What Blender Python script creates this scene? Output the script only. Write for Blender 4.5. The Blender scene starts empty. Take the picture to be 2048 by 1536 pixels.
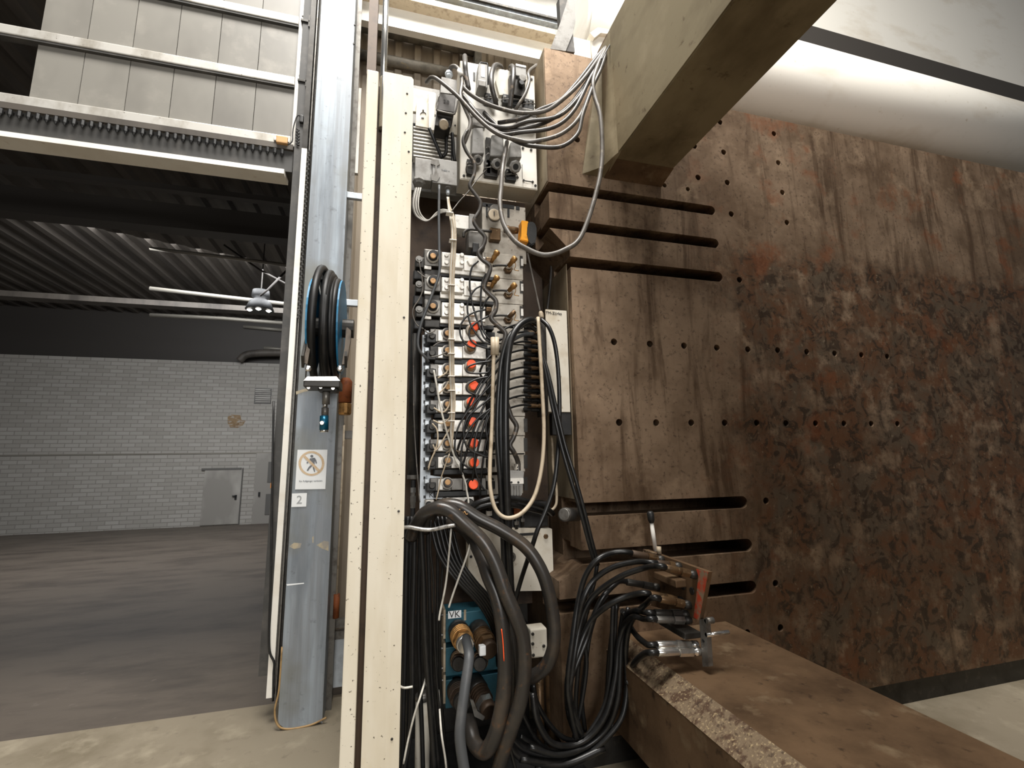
import bpy, bmesh, math, random
from mathutils import Vector, Matrix
random.seed(7)
# ------------------------------------------------------------------ camera
F, YAW, PIT, ROL, H = 919.7, .26565, .16402, -.01623, 1.35
_f = Vector((math.sin(YAW)*math.cos(PIT), math.cos(YAW)*math.cos(PIT), math.sin(PIT)))
_r0 = Vector((math.cos(YAW), -math.sin(YAW), 0)); _u0 = _r0.cross(_f)
_c, _s = math.cos(ROL), math.sin(ROL)
CR, CU, CF = _c*_r0+_s*_u0, _c*_u0-_s*_r0, _f
EYE = Vector((0, 0, H))
sc = bpy.context.scene
cd = bpy.data.cameras.new('camera'); cam = bpy.data.objects.new('camera', cd)
sc.collection.objects.link(cam); sc.camera = cam
cam.matrix_world = Matrix((( CR.x, CU.x, -CF.x, 0), (CR.y, CU.y, -CF.y, 0), (CR.z, CU.z, -CF.z, H), (0, 0, 0, 1)))
cd.sensor_fit = 'HORIZONTAL'; cd.sensor_width = 36; cd.lens = 36*F/2048; cd.clip_start = .05; cd.clip_end = 200
# ------------------------------------------------------------------ world and lights
sc.view_settings.view_transform = 'Standard'; sc.view_settings.look = 'None'
sc.view_settings.gamma = 1; sc.view_settings.exposure = 0.45; sc.view_settings.use_curve_mapping = False
w = bpy.data.worlds.new('hall_daylight'); sc.world = w; w.use_nodes = True
w.node_tree.nodes['Background'].inputs[0].default_value = (.93, .95, 1, 1)
w.node_tree.nodes['Background'].inputs[1].default_value = .07
def area(name, loc, target, size, power, col, sy=None):
    l = bpy.data.lights.new(name, 'AREA'); l.size = size; l.energy = power; l.color = col
    if sy: l.shape = 'RECTANGLE'; l.size_y = sy
    o = bpy.data.objects.new(name, l); sc.collection.objects.link(o)
    o.location = loc; o.rotation_euler = (Vector(target)-Vector(loc)).to_track_quat('-Z', 'Y').to_euler()
    return o
area('hall_skylight', (.2, .1, 8.6), (.6, 2.2, 2.3), 4.5, 840, (1, .965, .91), 2.2)
area('valve_fill_light', (.3, -5.0, 3.2), (.2, 2.3, 1.6), 2.4, 190, (1, .98, .95), 2)  # fill light added behind the camera to brighten valves, cover and column
area('rear_hall_fill_light', (-4.0, 10.5, 5.8), (-5, 13.5, 0), 5, 520, (.95, .97, 1), 4)  # unseen fill light added below the roof to brighten the rear hall
# ------------------------------------------------------------------ pixel helpers (photograph 2048 x 1536)
def ray(x, y): return CF + CR*((x-1024)/F) - CU*((y-768)/F)
def P(x, y, Y): d = ray(x, y); return d*(Y/d.y)+EYE
def PX(x, y, X): d = ray(x, y); return d*(X/d.x)+EYE
def PZ(x, y, z): d = ray(x, y); return d*((z-H)/d.z)+EYE
def crop(x0, y0, s): return lambda x, y: (x0+x/s, y0+y/s)
ID = lambda x, y: (x, y)
C5, C6, C7, C8 = crop(816, 60, 6.4), crop(816, 260, 6.4), crop(816, 480, 6.4), crop(816, 700, 6.4)
A1, A2, A3, A4 = crop(448, 0, 4), crop(448, 384, 4), crop(448, 768, 4), crop(448, 1152, 4)
L1, L2, L3, L4 = crop(796, 900, 5.3333), crop(780, 1160, 4.085), crop(1040, 1060, 3.227), crop(1200, 1080, 5.487)
L5, L6, L7, L8 = crop(1040, 0, 3.657), crop(1040, 340, 3.657), crop(1040, 700, 3.657), crop(700, 0, 5.12)
M1, M4, M6, M7, M8 = crop(1040, 480, 8.533), crop(820, 900, 12.8), crop(820, 140, 8.533), crop(1000, 880, 6.144), crop(590, 540, 4.518)
def m_per_px(x, y, Y): return (P(x, y, Y)-EYE).dot(CF)/F
# ------------------------------------------------------------------ materials
def lin(h):
    h = h.lstrip('#'); v = [int(h[i:i+2], 16)/255 for i in (0, 2, 4)]
    return tuple((c/12.92 if c <= .04045 else ((c+.055)/1.055)**2.4) for c in v)+(1,)
MATS = {}
def mat(name, col, rough=.6, metal=0, layers=(), bump=0, bscale=60, emit=None):
    """layers: (noise scale or xyz scale, colour, lo, hi, detail[, amount])"""
    m = bpy.data.materials.new(name); m.use_nodes = True; nt = m.node_tree; N = nt.nodes; K = nt.links
    b = N['Principled BSDF']; b.inputs['Roughness'].default_value = rough; b.inputs['Metallic'].default_value = metal
    tc = N.new('ShaderNodeTexCoord'); oi = N.new('ShaderNodeObjectInfo')
    off = N.new('ShaderNodeVectorMath'); off.operation = 'MULTIPLY_ADD'
    cx = N.new('ShaderNodeCombineXYZ')
    for i in range(3): K.new(oi.outputs['Random'], cx.inputs[i])
    off.inputs[1].default_value = (17, 31, 23)
    K.new(cx.outputs[0], off.inputs[0]); K.new(tc.outputs['Object'], off.inputs[2])
    cur = None
    for ly in layers:
        s, c2, lo, hi, det = ly[:5]; amt = ly[5] if len(ly) > 5 else 1
        mp = N.new('ShaderNodeMapping'); K.new(off.outputs[0], mp.inputs[0])
        if isinstance(s, tuple): mp.inputs['Scale'].default_value = s; s = 1
        n = N.new('ShaderNodeTexNoise'); n.inputs['Scale'].default_value = s; n.inputs['Detail'].default_value = det
        n.inputs['Roughness'].default_value = .62
        K.new(mp.outputs[0], n.inputs['Vector'])
        r = N.new('ShaderNodeMapRange'); r.inputs['From Min'].default_value = lo; r.inputs['From Max'].default_value = hi
        r.inputs['To Max'].default_value = amt; K.new(n.outputs['Fac'], r.inputs['Value'])
        mx = N.new('ShaderNodeMix'); mx.data_type = 'RGBA'
        K.new(r.outputs[0], mx.inputs['Factor'])
        if cur is None: mx.inputs[6].default_value = lin(col)
        else: K.new(cur, mx.inputs[6])
        mx.inputs[7].default_value = lin(c2); cur = mx.outputs[2]
    if cur is None: b.inputs['Base Color'].default_value = lin(col)
    else: K.new(cur, b.inputs['Base Color'])
    if bump:
        n = N.new('ShaderNodeTexNoise'); n.inputs['Scale'].default_value = bscale; n.inputs['Detail'].default_value = 5
        K.new(off.outputs[0], n.inputs['Vector'])
        bp = N.new('ShaderNodeBump'); bp.inputs['Strength'].default_value = bump; bp.inputs['Distance'].default_value = .004
        K.new(n.outputs['Fac'], bp.inputs['Height']); K.new(bp.outputs[0], b.inputs['Normal'])
    if emit:
        b.inputs['Emission Color'].default_value = lin(emit[0]); b.inputs['Emission Strength'].default_value = emit[1]
    MATS[name] = m; return m
mat('cream', '#ddd5c3', .5, 0, [((5, 5, 1.2), '#cbbfa6', .45, .75, 4), (75, '#5d5346', .685, .72, 2), (3, '#c9b894', .62, .8, 5, .6)], .05)
mat('zinc', '#868b90', .45, .25, [((22, 22, .7), '#9ba4ac', .42, .62, 4), ((9, 9, 1.2), '#747b82', .5, .7, 5), (25, '#63666a', .6, .75, 6, .7), (1.2, '#77776f', .5, .62, 4, .8), (7, '#b3ab97', .70, .76, 5, .7)], .06, 40)
mat('platen_steel', '#a48e73', .5, .3, [(2.2, '#7d6346', .42, .62, 6), ((3, 3, 1.4), '#6d5a46', .5, .66, 5, .7), (9, '#8f4f2c', .60, .74, 6, .7), (38, '#4b3a2b', .60, .72, 5, .75), (5, '#c0ab90', .58, .72, 6, .7)], .12, 70)
mat('olive_steel', '#94886d', .55, .25, [((2, 1.2, 2), '#675a42', .45, .65, 5), (16, '#55422d', .62, .72, 6, .8), (3, '#a2957a', .55, .72, 5)], .08, 60)
mat('brown_steel', '#775f47', .5, .5, [(3, '#54412f', .42, .66, 6), (22, '#34281e', .60, .72, 5, .8), (7, '#8d7a60', .58, .75, 5)], .12, 60)
mat('speckled_rust', '#6f5e49', .75, .1, [(26, '#4a3524', .48, .58, 8), (110, '#9d8a69', .56, .66, 5), (60, '#3a2a1d', .58, .66, 5, .8)], .6, 90)
mat('side_steel', '#a4977f', .6, .2, [((3, 3, 1), '#7c6a52', .45, .7, 5), (14, '#6a4a30', .62, .76, 5, .8)], .1)
mat('rubber', '#121212', .36, 0, [(25, '#201f1e', .5, .7, 3)])
mat('rubber_dull', '#111111', .5, 0, [(12, '#1f1d1b', .5, .7, 3)])
mat('hose_worn', '#2c2926', .33, 0, [(9, '#40372e', .48, .68, 5), (26, '#5d4129', .60, .72, 4, .8)])
mat('hose_grey', '#46484a', .5, 0, [(8, '#5a5a59', .5, .7, 4)])
mat('cable_grey', '#615c56', .4, 0, [(10, '#48423b', .45, .65, 4), (30, '#847a6c', .6, .7, 3)])
mat('cable_dark', '#403c38', .38, 0, [(10, '#2c2824', .45, .65, 4), (30, '#77695a', .6, .7, 3)])
mat('cable_tan', '#b3a48d', .5, 0, [(20, '#8f7f68', .5, .7, 3)])
mat('cable_white', '#c9c5bb', .5, 0, [(20, '#9c978c', .5, .7, 3)])
mat('alu', '#dedad2', .42, .35, [(30, '#aaa49a', .52, .7, 5), (9, '#e6e3dc', .5, .7, 4), (60, '#6f675c', .66, .74, 4, .8)], .06, 90)
mat('alu_dirty', '#b3aca0', .48, .3, [(14, '#8d8476', .48, .68, 5), (45, '#574c40', .62, .74, 4, .8)], .08, 90)
mat('dark_steel', '#3a3835', .45, .5, [(20, '#57524b', .55, .75, 4), (8, '#26231f', .5, .7, 4)])
mat('mid_steel', '#77746f', .42, .55, [(20, '#56514a', .5, .7, 4)])
mat('black_plastic', '#181818', .5, 0, [(20, '#292827', .5, .7, 3)])
mat('grey_cast', '#8f8d89', .55, .3, [(12, '#6f6b66', .5, .7, 4), (40, '#4e4943', .64, .74, 4, .8)], .1, 90)
mat('dark_hood', '#4d4946', .55, .15, [(12, '#63605c', .5, .7, 4)], .1, 90)
mat('chrome', '#d8d6d1', .22, .9, [(30, '#8a8580', .6, .75, 3)])
mat('brass', '#b98d56', .38, .7, [(25, '#7c5c38', .52, .7, 4)])
mat('brass_dark', '#6f573d', .42, .6, [(25, '#3e3226', .5, .68, 4), (50, '#b69c75', .62, .72, 3)])
mat('tan_plastic', '#c79a66', .5, 0, [(40, '#a37a4d', .5, .7, 3)])
mat('orange_cap', '#ff5a26', .5, 0, [(30, '#e5481a', .55, .75, 3)])
mat('yellow_knob', '#f0a010', .45, 0, [(30, '#d08508', .55, .75, 3)])
mat('orange_sign', '#ff9a1e', .6)
mat('ring_white', '#e4e0d8', .5, 0, [(30, '#c2baad', .55, .75, 3)])
mat('white_paint', '#f0ece2', .5, 0, [((1.5, 1.5, 4), '#ddd4c4', .5, .75, 4), (20, '#b9a98e', .66, .78, 4, .7)], .04)
mat('white_plate', '#d9d2c3', .55, 0, [(6, '#bfb29b', .5, .72, 5), (35, '#8c6a45', .64, .74, 4, .85)], .06)
mat('blue_white', '#cfd6dc', .45, .2, [(10, '#b0b6bb', .5, .7, 4)])
mat('teal', '#2d5f6e', .5, .1, [(14, '#204854', .5, .7, 4), (40, '#17242a', .62, .72, 4, .8)])
mat('blue_metal', '#15617f', .3, .5, [(30, '#0f4055', .55, .75, 3)])
mat('blue_paint', '#2079a3', .45, 0, [(30, '#195f80', .55, .75, 3)])
mat('paper', '#f4f6f6', .6)
mat('faded_ring', '#dcc3a2', .6, 0, [(60, '#cbaa80', .5, .7, 3)])
mat('print_grey', '#74777c', .6)
mat('print_text', '#6a6d72', .6)
mat('print_pale', '#a2a4a5', .6)
mat('ink', '#1f1d1b', .6)
mat('concrete', '#877d6b', .75, 0, [(2, '#706653', .45, .68, 6), (14, '#6a6052', .6, .75, 5, .8), (5, '#9c927e', .55, .75, 5)], .1, 30)
mat('asphalt', '#5a5147', .55, 0, [((1.2, 3, 1), '#433b33', .45, .66, 6), (16, '#6b6259', .64, .74, 5, .7)], .15, 25)
mat('corrugated_dark', '#57514a', .6, .2, [((3, .3, 1), '#3d3833', .45, .65, 4)])
mat('corrugated_tan', '#a39684', .6, .1, [((3, 3, .4), '#83776a', .45, .65, 4)])
mat('roof_steel', '#3f3b37', .6, .2)
mat('rod_grey', '#8d887e', .5, .3)
mat('pipe_dusty', '#8a8478', .65, .2, [(6, '#57514a', .45, .65, 4), ((8, 8, 40), '#b39d6a', .62, .72, 5, .8)])
mat('pane', '#817e77', .45, 0, [((2, 2, 1), '#716e68', .45, .7, 4), (4, '#8f8b83', .55, .75, 5)])
mat('frame_alu', '#c9c6bf', .45, .35, [((6, 6, 3), '#a39d92', .5, .72, 4), (50, '#6b6255', .66, .74, 3)])
mat('seal', '#3c3b39', .6, 0, [(6, '#524f4b', .5, .7, 4)])
mat('door_paint', '#8f8b84', .5, 0, [((1, 1, .6), '#b6b2aa', .45, .7, 3)])
mat('wall_cabinet', '#5f5d59', .5)
mat('brown_arm', '#6b6054', .5, .3, [(20, '#51483f', .5, .7, 4)])
mat('rust_orange', '#8a4a22', .7, .1, [(20, '#5f3017', .5, .7, 4)])
mat('red_paint', '#a33a20', .6, 0, [(22, '#7b6a55', .46, .58, 5)])
mat('silver_tie', '#b8b6b2', .35, .6, [(50, '#7b7873', .5, .65, 4)])
mat('bare_brick', '#8a7355', .8, 0, [((6, 6, 22), '#a09a90', .52, .6, 4), (9, '#6f573d', .5, .7, 4)])
mat('zinc_smear', '#b5a88e', .7, 0, [(30, '#9b958a', .45, .6, 5)])
mat('brown_dark', '#4a3a2c', .55, .2, [(10, '#33271d', .5, .7, 4)])
mat('edge_trim', '#a98a5e', .6, 0, [(20, '#7d6340', .5, .7, 4)])
def brick_mat():
    m = bpy.data.materials.new('painted_brick'); m.use_nodes = True; nt = m.node_tree; N = nt.nodes; K = nt.links
    b = N['Principled BSDF']; b.inputs['Roughness'].default_value = .7
    tc = N.new('ShaderNodeTexCoord'); sx = N.new('ShaderNodeSeparateXYZ'); cx = N.new('ShaderNodeCombineXYZ')
    K.new(tc.outputs['Object'], sx.inputs[0]); K.new(sx.outputs['X'], cx.inputs[0]); K.new(sx.outputs['Z'], cx.inputs[1])
    br = N.new('ShaderNodeTexBrick'); K.new(cx.outputs[0], br.inputs['Vector'])
    br.inputs['Color1'].default_value = lin('#a9a59e'); br.inputs['Color2'].default_value = lin('#9b978f'); br.inputs['Mortar'].default_value = lin('#8b8780')
    br.inputs['Scale'].default_value = 1; br.inputs['Brick Width'].default_value = .34; br.inputs['Row Height'].default_value = .115
    br.inputs['Mortar Size'].default_value = .012
    K.new(br.outputs['Color'], b.inputs['Base Color'])
    bp = N.new('ShaderNodeBump'); bp.inputs['Strength'].default_value = .3; bp.inputs['Distance'].default_value = .01; bp.invert = True
    K.new(br.outputs['Fac'], bp.inputs['Height']); K.new(bp.outputs[0], b.inputs['Normal'])
    MATS['painted_brick'] = m
def platen_mat():
    """rust that grows toward the right of the platen, oil streaks and scuffs"""
    m = bpy.data.materials.new('platen_steel'); m.use_nodes = True; nt = m.node_tree; N = nt.nodes; K = nt.links
    b = N['Principled BSDF']; b.inputs['Metallic'].default_value = .55
    tc = N.new('ShaderNodeTexCoord'); V = tc.outputs['Object']
    def noise(scale, det, sv=None, dist=0):
        v = V
        if sv: mp = N.new('ShaderNodeMapping'); mp.inputs['Scale'].default_value = sv; K.new(V, mp.inputs[0]); v = mp.outputs[0]
        n = N.new('ShaderNodeTexNoise'); n.inputs['Scale'].default_value = scale; n.inputs['Detail'].default_value = det; n.inputs['Roughness'].default_value = .65; n.inputs['Distortion'].default_value = dist
        K.new(v, n.inputs['Vector']); return n.outputs['Fac']
    def rng(v, lo, hi, to=1): r = N.new('ShaderNodeMapRange'); r.inputs[1].default_value = lo; r.inputs[2].default_value = hi; r.inputs[4].default_value = to; K.new(v, r.inputs[0]); return r.outputs[0]
    def mth(op, a, c): 
        n = N.new('ShaderNodeMath'); n.operation = op
        for i, x in enumerate((a, c)):
            if isinstance(x, (int, float)): n.inputs[i].default_value = x
            else: K.new(x, n.inputs[i])
        return n.outputs[0]
    def mix(f, a, c):
        n = N.new('ShaderNodeMix'); n.data_type = 'RGBA'; K.new(f, n.inputs[0])
        for i, x in ((6, a), (7, c)):
            if isinstance(x, str): n.inputs[i].default_value = lin(x)
            else: K.new(x, n.inputs[i])
        return n.outputs[2]
    sx = N.new('ShaderNodeSeparateXYZ'); K.new(V, sx.inputs[0]); X, Z = sx.outputs['X'], sx.outputs['Z']
    c = mix(rng(noise(1.6, 5), .4, .62), '#978069', '#6b5642')
    c = mix(rng(noise(1, 5, (9, 9, 1.1), .6), .5, .64, .8), c, '#503c2a')      # oil streaks running down
    c = mix(rng(noise(5, 8, None, .3), .55, .72, .6), c, '#b59c80')
    c = mix(rng(noise(55, 4), .56, .68, .65), c, '#46362a')
    # rusted field right of the middle, below the upper hole rows
    fx = mth('ADD', X, mth('MULTIPLY', mth('SUBTRACT', noise(2.5, 5), .5), 1.2))
    field = mth('MULTIPLY', rng(fx, 1.62, 2.05), rng(mth('SUBTRACT', 2.62, mth('ADD', Z, mth('MULTIPLY', mth('SUBTRACT', noise(6, 4), .5), .25))), 0, .12))
    r1 = mix(rng(noise(3.5, 8, None, .8), .44, .60), '#66452e', '#5f5243')
    r1 = mix(rng(noise(11, 9, None, 1.4), .50, .57), r1, '#392c21')
    r1 = mix(rng(noise(30, 6), .60, .68, .8), r1, '#8f806a')
    c = mix(mth('MULTIPLY', field, rng(noise(7, 6), .36, .50, .9)), c, r1)
    o2 = mth('MULTIPLY', rng(fx, 1.5, 1.9), rng(noise(4, 6), .57, .68))          # orange fringe of the rust
    c = mix(mth('MULTIPLY', o2, .55), c, '#7d4727')
    K.new(c, b.inputs['Base Color'])
    K.new(mth('ADD', .38, mth('MULTIPLY', noise(8, 5), .4)), b.inputs['Roughness'])
    bp = N.new('ShaderNodeBump'); bp.inputs['Strength'].default_value = .25; bp.inputs['Distance'].default_value = .005
    K.new(noise(30, 8), bp.inputs['Height']); K.new(bp.outputs[0], b.inputs['Normal'])
    MATS['platen_steel'] = m
platen_mat()
brick_mat()
# ------------------------------------------------------------------ mesh helpers
def new(): return bmesh.new()
def box(bm, lo, hi, bev=0):
    lo, hi = Vector(lo), Vector(hi)
    lo, hi = Vector(map(min, lo, hi)), Vector(map(max, lo, hi))
    t = bmesh.new()
    bmesh.ops.create_cube(t, size=1, matrix=Matrix.Translation((lo+hi)/2) @ Matrix.Diagonal((*(hi-lo), 1)))
    if bev: bmesh.ops.bevel(t, geom=t.edges[:], offset=min(bev, min(hi-lo)*.45), segments=2, affect='EDGES', profile=.6)
    join(bm, t); return bm
def join(bm, t):
    me = bpy.data.meshes.new('t'); t.to_mesh(me); t.free(); bm.from_mesh(me); bpy.data.meshes.remove(me)
def frame(d):
    d = d.normalized(); a = Vector((0, 0, 1)) if abs(d.z) < .9 else Vector((1, 0, 0))
    x = a.cross(d).normalized(); return x, d.cross(x), d
def lathe(bm, p0, axis, prof, n=16, rot=0, squash=None):
    """prof: (distance along axis, radius); closed at both ends"""
    p0 = Vector(p0); x, y, d = frame(Vector(axis)); rings = []
    for t, r in prof:
        rings.append([bm.verts.new(p0+d*t+(x*math.cos(rot+2*math.pi*k/n)+y*math.sin(rot+2*math.pi*k/n))*r) for k in range(n)])
    for a, b in zip(rings, rings[1:]):
        for k in range(n): bm.faces.new((a[k], a[(k+1) % n], b[(k+1) % n], b[k]))
    bm.faces.new(rings[0][::-1]); bm.faces.new(rings[-1]); return bm
def cyl(bm, p0, p1, r0, r1=None, n=14, rot=0):
    p0, p1 = Vector(p0), Vector(p1); return lathe(bm, p0, p1-p0, [(0, r0), ((p1-p0).length, r0 if r1 is None else r1)], n, rot)
def catmull(pts, k=6):
    if len(pts) < 3: return pts
    q = [2*pts[0]-pts[1]]+pts+[2*pts[-1]-pts[-2]]; out = []
    for i in range(1, len(q)-2):
        a, b, c, d = q[i-1:i+3]
        for j in range(k):
            t = j/k
            out.append(.5*((2*b)+(c-a)*t+(2*a-5*b+4*c-d)*t*t+(3*b-a-3*c+d)*t**3))
    out.append(pts[-1]); return out
def tube(bm, pts, r, n=8, k=6, smooth=True):
    pts = [Vector(p) for p in pts]
    if smooth: pts = catmull(pts, k)
    rr = r if callable(r) else (lambda t: r)
    d = (pts[1]-pts[0]).normalized(); x, y, _ = frame(d); rings = []; L = len(pts)
    for i, p in enumerate(pts):
        nd = (pts[min(i+1, L-1)]-pts[max(i-1, 0)])
        nd = nd.normalized() if nd.length > 1e-9 else d
        q = d.rotation_difference(nd); x = q @ x; y = q @ y; d = nd; ri = rr(i/(L-1))
        rings.append([bm.verts.new(p+(x*math.cos(2*math.pi*j/n)+y*math.sin(2*math.pi*j/n))*ri) for j in range(n)])
    for a, b in zip(rings, rings[1:]):
        for j in range(n): bm.faces.new((a[j], a[(j+1) % n], b[(j+1) % n], b[j]))
    bm.faces.new(rings[0][::-1]); bm.faces.new(rings[-1]); return bm
def prism(bm, poly, off):
    """poly: 3-D points of a planar outline, off: extrusion vector"""
    off = Vector(off); a = [bm.verts.new(p) for p in poly]; b = [bm.verts.new(Vector(p)+off) for p in poly]; n = len(a)
    bm.faces.new(a); bm.faces.new(b[::-1])
    for i in range(n): bm.faces.new((a[(i+1) % n], a[i], b[i], b[(i+1) % n]))
    return bm
def obj(name, bm, m, parent=None, smooth=False, recentre=True):
    bmesh.ops.recalc_face_normals(bm, faces=bm.faces[:])
    me = bpy.data.meshes.new(name)
    c = Vector((0, 0, 0))
    if recentre and len(bm.verts):
        lo = Vector(min(v.co[i] for v in bm.verts) for i in range(3)); hi = Vector(max(v.co[i] for v in bm.verts) for i in range(3))
        c = (lo+hi)/2; bmesh.ops.translate(bm, verts=bm.verts[:], vec=-c)
    if smooth:
        for f in bm.faces: f.smooth = len(f.verts) == 4
    bm.to_mesh(me); bm.free()
    o = bpy.data.objects.new(name, me); sc.collection.objects.link(o)
    if m: me.materials.append(MATS[m])
    o.location = c
    if parent:
        o.parent = parent; q = parent; base = Vector((0, 0, 0))
        while q: base += q.location; q = q.parent
        o.location = c-base
    return o
def tag(o, label=None, cat=None, group=None, kind=None):
    if label: o['label'] = label
    if cat: o['category'] = cat
    if group: o['group'] = group
    if kind: o['kind'] = kind
    return o
def thing(name, label, cat, loc=(0, 0, 0), group=None):
    o = bpy.data.objects.new(name, None); sc.collection.objects.link(o); o.location = loc; o.empty_display_size = .05
    return tag(o, label, cat, group)
def pbox(C, x0, y0, x1, y1, Y, D, bev=0, bm=None):
    """axis-aligned box whose front (plane Y) covers these crop pixels; D = depth away from the camera"""
    a, b = C(x0, y0); c, d = C(x1, y1); xm, ym = (a+c)/2, (b+d)/2
    lo = Vector((P(a, ym, Y).x, Y, P(xm, d, Y).z)); hi = Vector((P(c, ym, Y).x, Y+D, P(xm, b, Y).z))
    return box(bm or new(), lo, hi, bev)
def pp(C, x, y, Y): a = C(x, y); return P(a[0], a[1], Y)
def poly(C, pts, Y): return [pp(C, x, y, Y) for x, y in pts]
def disc(C, x, y, Y, rpx, out, n=18, bm=None, prof=None):
    """short turned boss on plane Y standing out toward the camera by `out`"""
    a = C(x, y); p = P(a[0], a[1], Y); s = m_per_px(a[0], a[1], Y)
    k = (C(1, 0)[0]-C(0, 0)[0]); r = rpx*k*s
    prof = prof or [(-.004, r), (out*.8, r), (out, r*.85)]
    return lathe(bm or new(), p, (0, -1, 0), prof, n)
def pr(C, x, y, Y, rpx): a = C(x, y); return rpx*(C(1, 0)[0]-C(0, 0)[0])*m_per_px(a[0], a[1], Y)
def hose(name, C, pts, rpx, m, label=None, cat='hose', group=None, parent=None, n=9, k=6, Y=None):
    v = [pp(C, p[0], p[1], p[2] if len(p) > 2 else Y) for p in pts]
    p0 = pts[len(pts)//2]; r = pr(C, p0[0], p0[1], p0[2] if len(p0) > 2 else Y, rpx)
    o = obj(name, tube(new(), v, r, n, k), m, parent, True)
    return tag(o, label, cat if (label and not parent) else None, group)
def text(body, size, loc, m, parent, name='lettering', align='CENTER', rx=math.pi/2, ry=0, sx=1, ext=.0006):
    cu = bpy.data.curves.new('t', 'FONT'); cu.body = body; cu.size = size; cu.align_x = align; cu.align_y = 'CENTER'; cu.extrude = ext
    t = bpy.data.objects.new('t', cu); sc.collection.objects.link(t)
    bpy.context.view_layer.update()
    me = bpy.data.meshes.new_from_object(t.evaluated_get(bpy.context.evaluated_depsgraph_get()))
    bpy.data.objects.remove(t); bpy.data.curves.remove(cu)
    me.transform(Matrix.Rotation(rx, 4, 'X') @ Matrix.Rotation(ry, 4, 'Z') @ Matrix.Diagonal((sx, 1, 1, 1)))
    me.materials.clear(); me.materials.append(MATS[m]); me.name = name
    o = bpy.data.objects.new(name, me); sc.collection.objects.link(o)
    o.location = Vector(loc)
    if parent:
        o.parent = parent; q = parent; base = Vector((0, 0, 0))
        while q: base += q.location; q = q.parent
        o.location = Vector(loc)-base
    return o
def boolean(o, cutters):
    for c in cutters:
        md = o.modifiers.new('cut', 'BOOLEAN'); md.operation = 'DIFFERENCE'; md.solver = 'EXACT'; md.object = c
    bpy.context.view_layer.update()
    me = bpy.data.meshes.new_from_object(o.evaluated_get(bpy.context.evaluated_depsgraph_get()))
    o.modifiers.clear(); old = o.data; nm = old.name; o.data = me; bpy.data.meshes.remove(old); me.name = nm
    for c in cutters: d = c.data; bpy.data.objects.remove(c); bpy.data.meshes.remove(d)
def struct(name, bm, m, label=None, parent=None, smooth=False):
    o = obj(name, bm, m, parent, smooth); 
    if not parent: tag(o, label, None, None, 'structure')
    return o
ORD = ['first', 'second', 'third', 'fourth', 'fifth', 'sixth', 'seventh', 'eighth', 'ninth', 'tenth', 'eleventh', 'twelfth']
# layers, metres from the camera along Y
YP, YM, YCOV, YCOL, YFAR = 2.1, 2.2, 1.95, 2.84, 16.0
#@@SETTING
# ================================================================== the setting
struct('floor', box(new(), (-7, -4, -.08), (8, 3.15, 0)), 'concrete', 'stained concrete floor in front of the doorway')
zf = P(480, 1049, YFAR).z
bm = new(); q = [(-20, 3.15, -.03), (2, 3.15, -.03), (2, YFAR, zf), (-20, YFAR, zf)]
prism(bm, [Vector(v) for v in q], (0, 0, -.1)); struct('floor_yard', bm, 'asphalt', 'dark asphalt floor of the hall beyond the doorway')
zt = P(480, 725, YFAR).z
wf = struct('wall_far', box(new(), (-20, YFAR, zf-.3), (2, YFAR+.3, zt)), 'painted_brick', 'white painted brick wall at the end of the hall beyond')
struct('wall_upper', box(new(), (-20, YFAR+.2, zt), (2, YFAR+.5, 8)), 'roof_steel', 'dark gable above the white brick wall')
z = P(480, 906, YFAR).z
obj('ledge_line', box(new(), (-20, YFAR-.015, z-.02), (2, YFAR+.02, z+.02)), 'rod_grey', wf)
bm = new(); pts = poly(A3, [(30, 262), (60, 245), (130, 250), (140, 290), (172, 295), (150, 330), (110, 350), (50, 348), (28, 310)], YFAR-.01)
prism(bm, pts, (0, .05, 0)); obj('bare_brick_patch', bm, 'bare_brick', wf)
# corrugated roof of the far hall: ribs run into the depth
def corrugated(name, m, label, axis, a0, a1, b0, b1, c, pitch, amp, flip=1):
    bm = new(); prof = []; t = a0
    while t < a1:
        for f, h in ((0, 0), (.32, 0), (.42, 1), (.72, 1), (.82, 0)): prof.append((t+f*pitch, h*amp*flip))
        t += pitch
    va = []; vb = []
    for t, h in prof:
        if axis == 'Y': va.append(bm.verts.new((t, b0, c+h))); vb.append(bm.verts.new((t, b1, c+h)))
        else: va.append(bm.verts.new((t, c+h, b0))); vb.append(bm.verts.new((t, c+h, b1)))
    for i in range(len(va)-1): bm.faces.new((va[i], va[i+1], vb[i+1], vb[i]))
    o = struct(name, bm, m, label); md = o.modifiers.new('sheet', 'SOLIDIFY'); md.thickness = .006; return o
corrugated('ceiling', 'corrugated_dark', 'dark corrugated sheet roof of the hall beyond', 'Y', -20, 2, 3.3, YFAR+.3, 6.1, .42, .08, -1)
def xbeam(name, px, py0, py1, Y, D, m, label, cat='beam', x0=-20, x1=1.0):
    za, zb = P(px, py0, Y).z, P(px, py1, Y).z
    return tag(obj(name, box(new(), (x0, Y, zb), (x1, Y+D, za)), m), label, cat)
xbeam('roof_beam', 500, 424, 470, 8.6, .3, 'roof_steel', 'broad dark roof beam crossing above the hanging lamp')
b = xbeam('roof_purlin', 500, 388, 398, 7.2, .12, 'roof_steel', 'thin dark purlin nearest the door head')
def rod(name, pts, Y, r, m, label, cat='rod'):
    o = obj(name, tube(new(), [P(x, y, Y) for x, y in pts], r, 6, 1, False), m, None, True); return tag(o, label, cat)
rod('tie_rod', [(300, 497), (448, 514), (585, 532)], 9.6, .035, 'rod_grey', 'pale horizontal tie rod under the corrugated roof, highest of the rods')
rod('brace_rod', [(448, 490), (520, 540), (582, 573)], 9.8, .02, 'roof_steel', 'dark diagonal brace running down to the right of the lamp')
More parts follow.
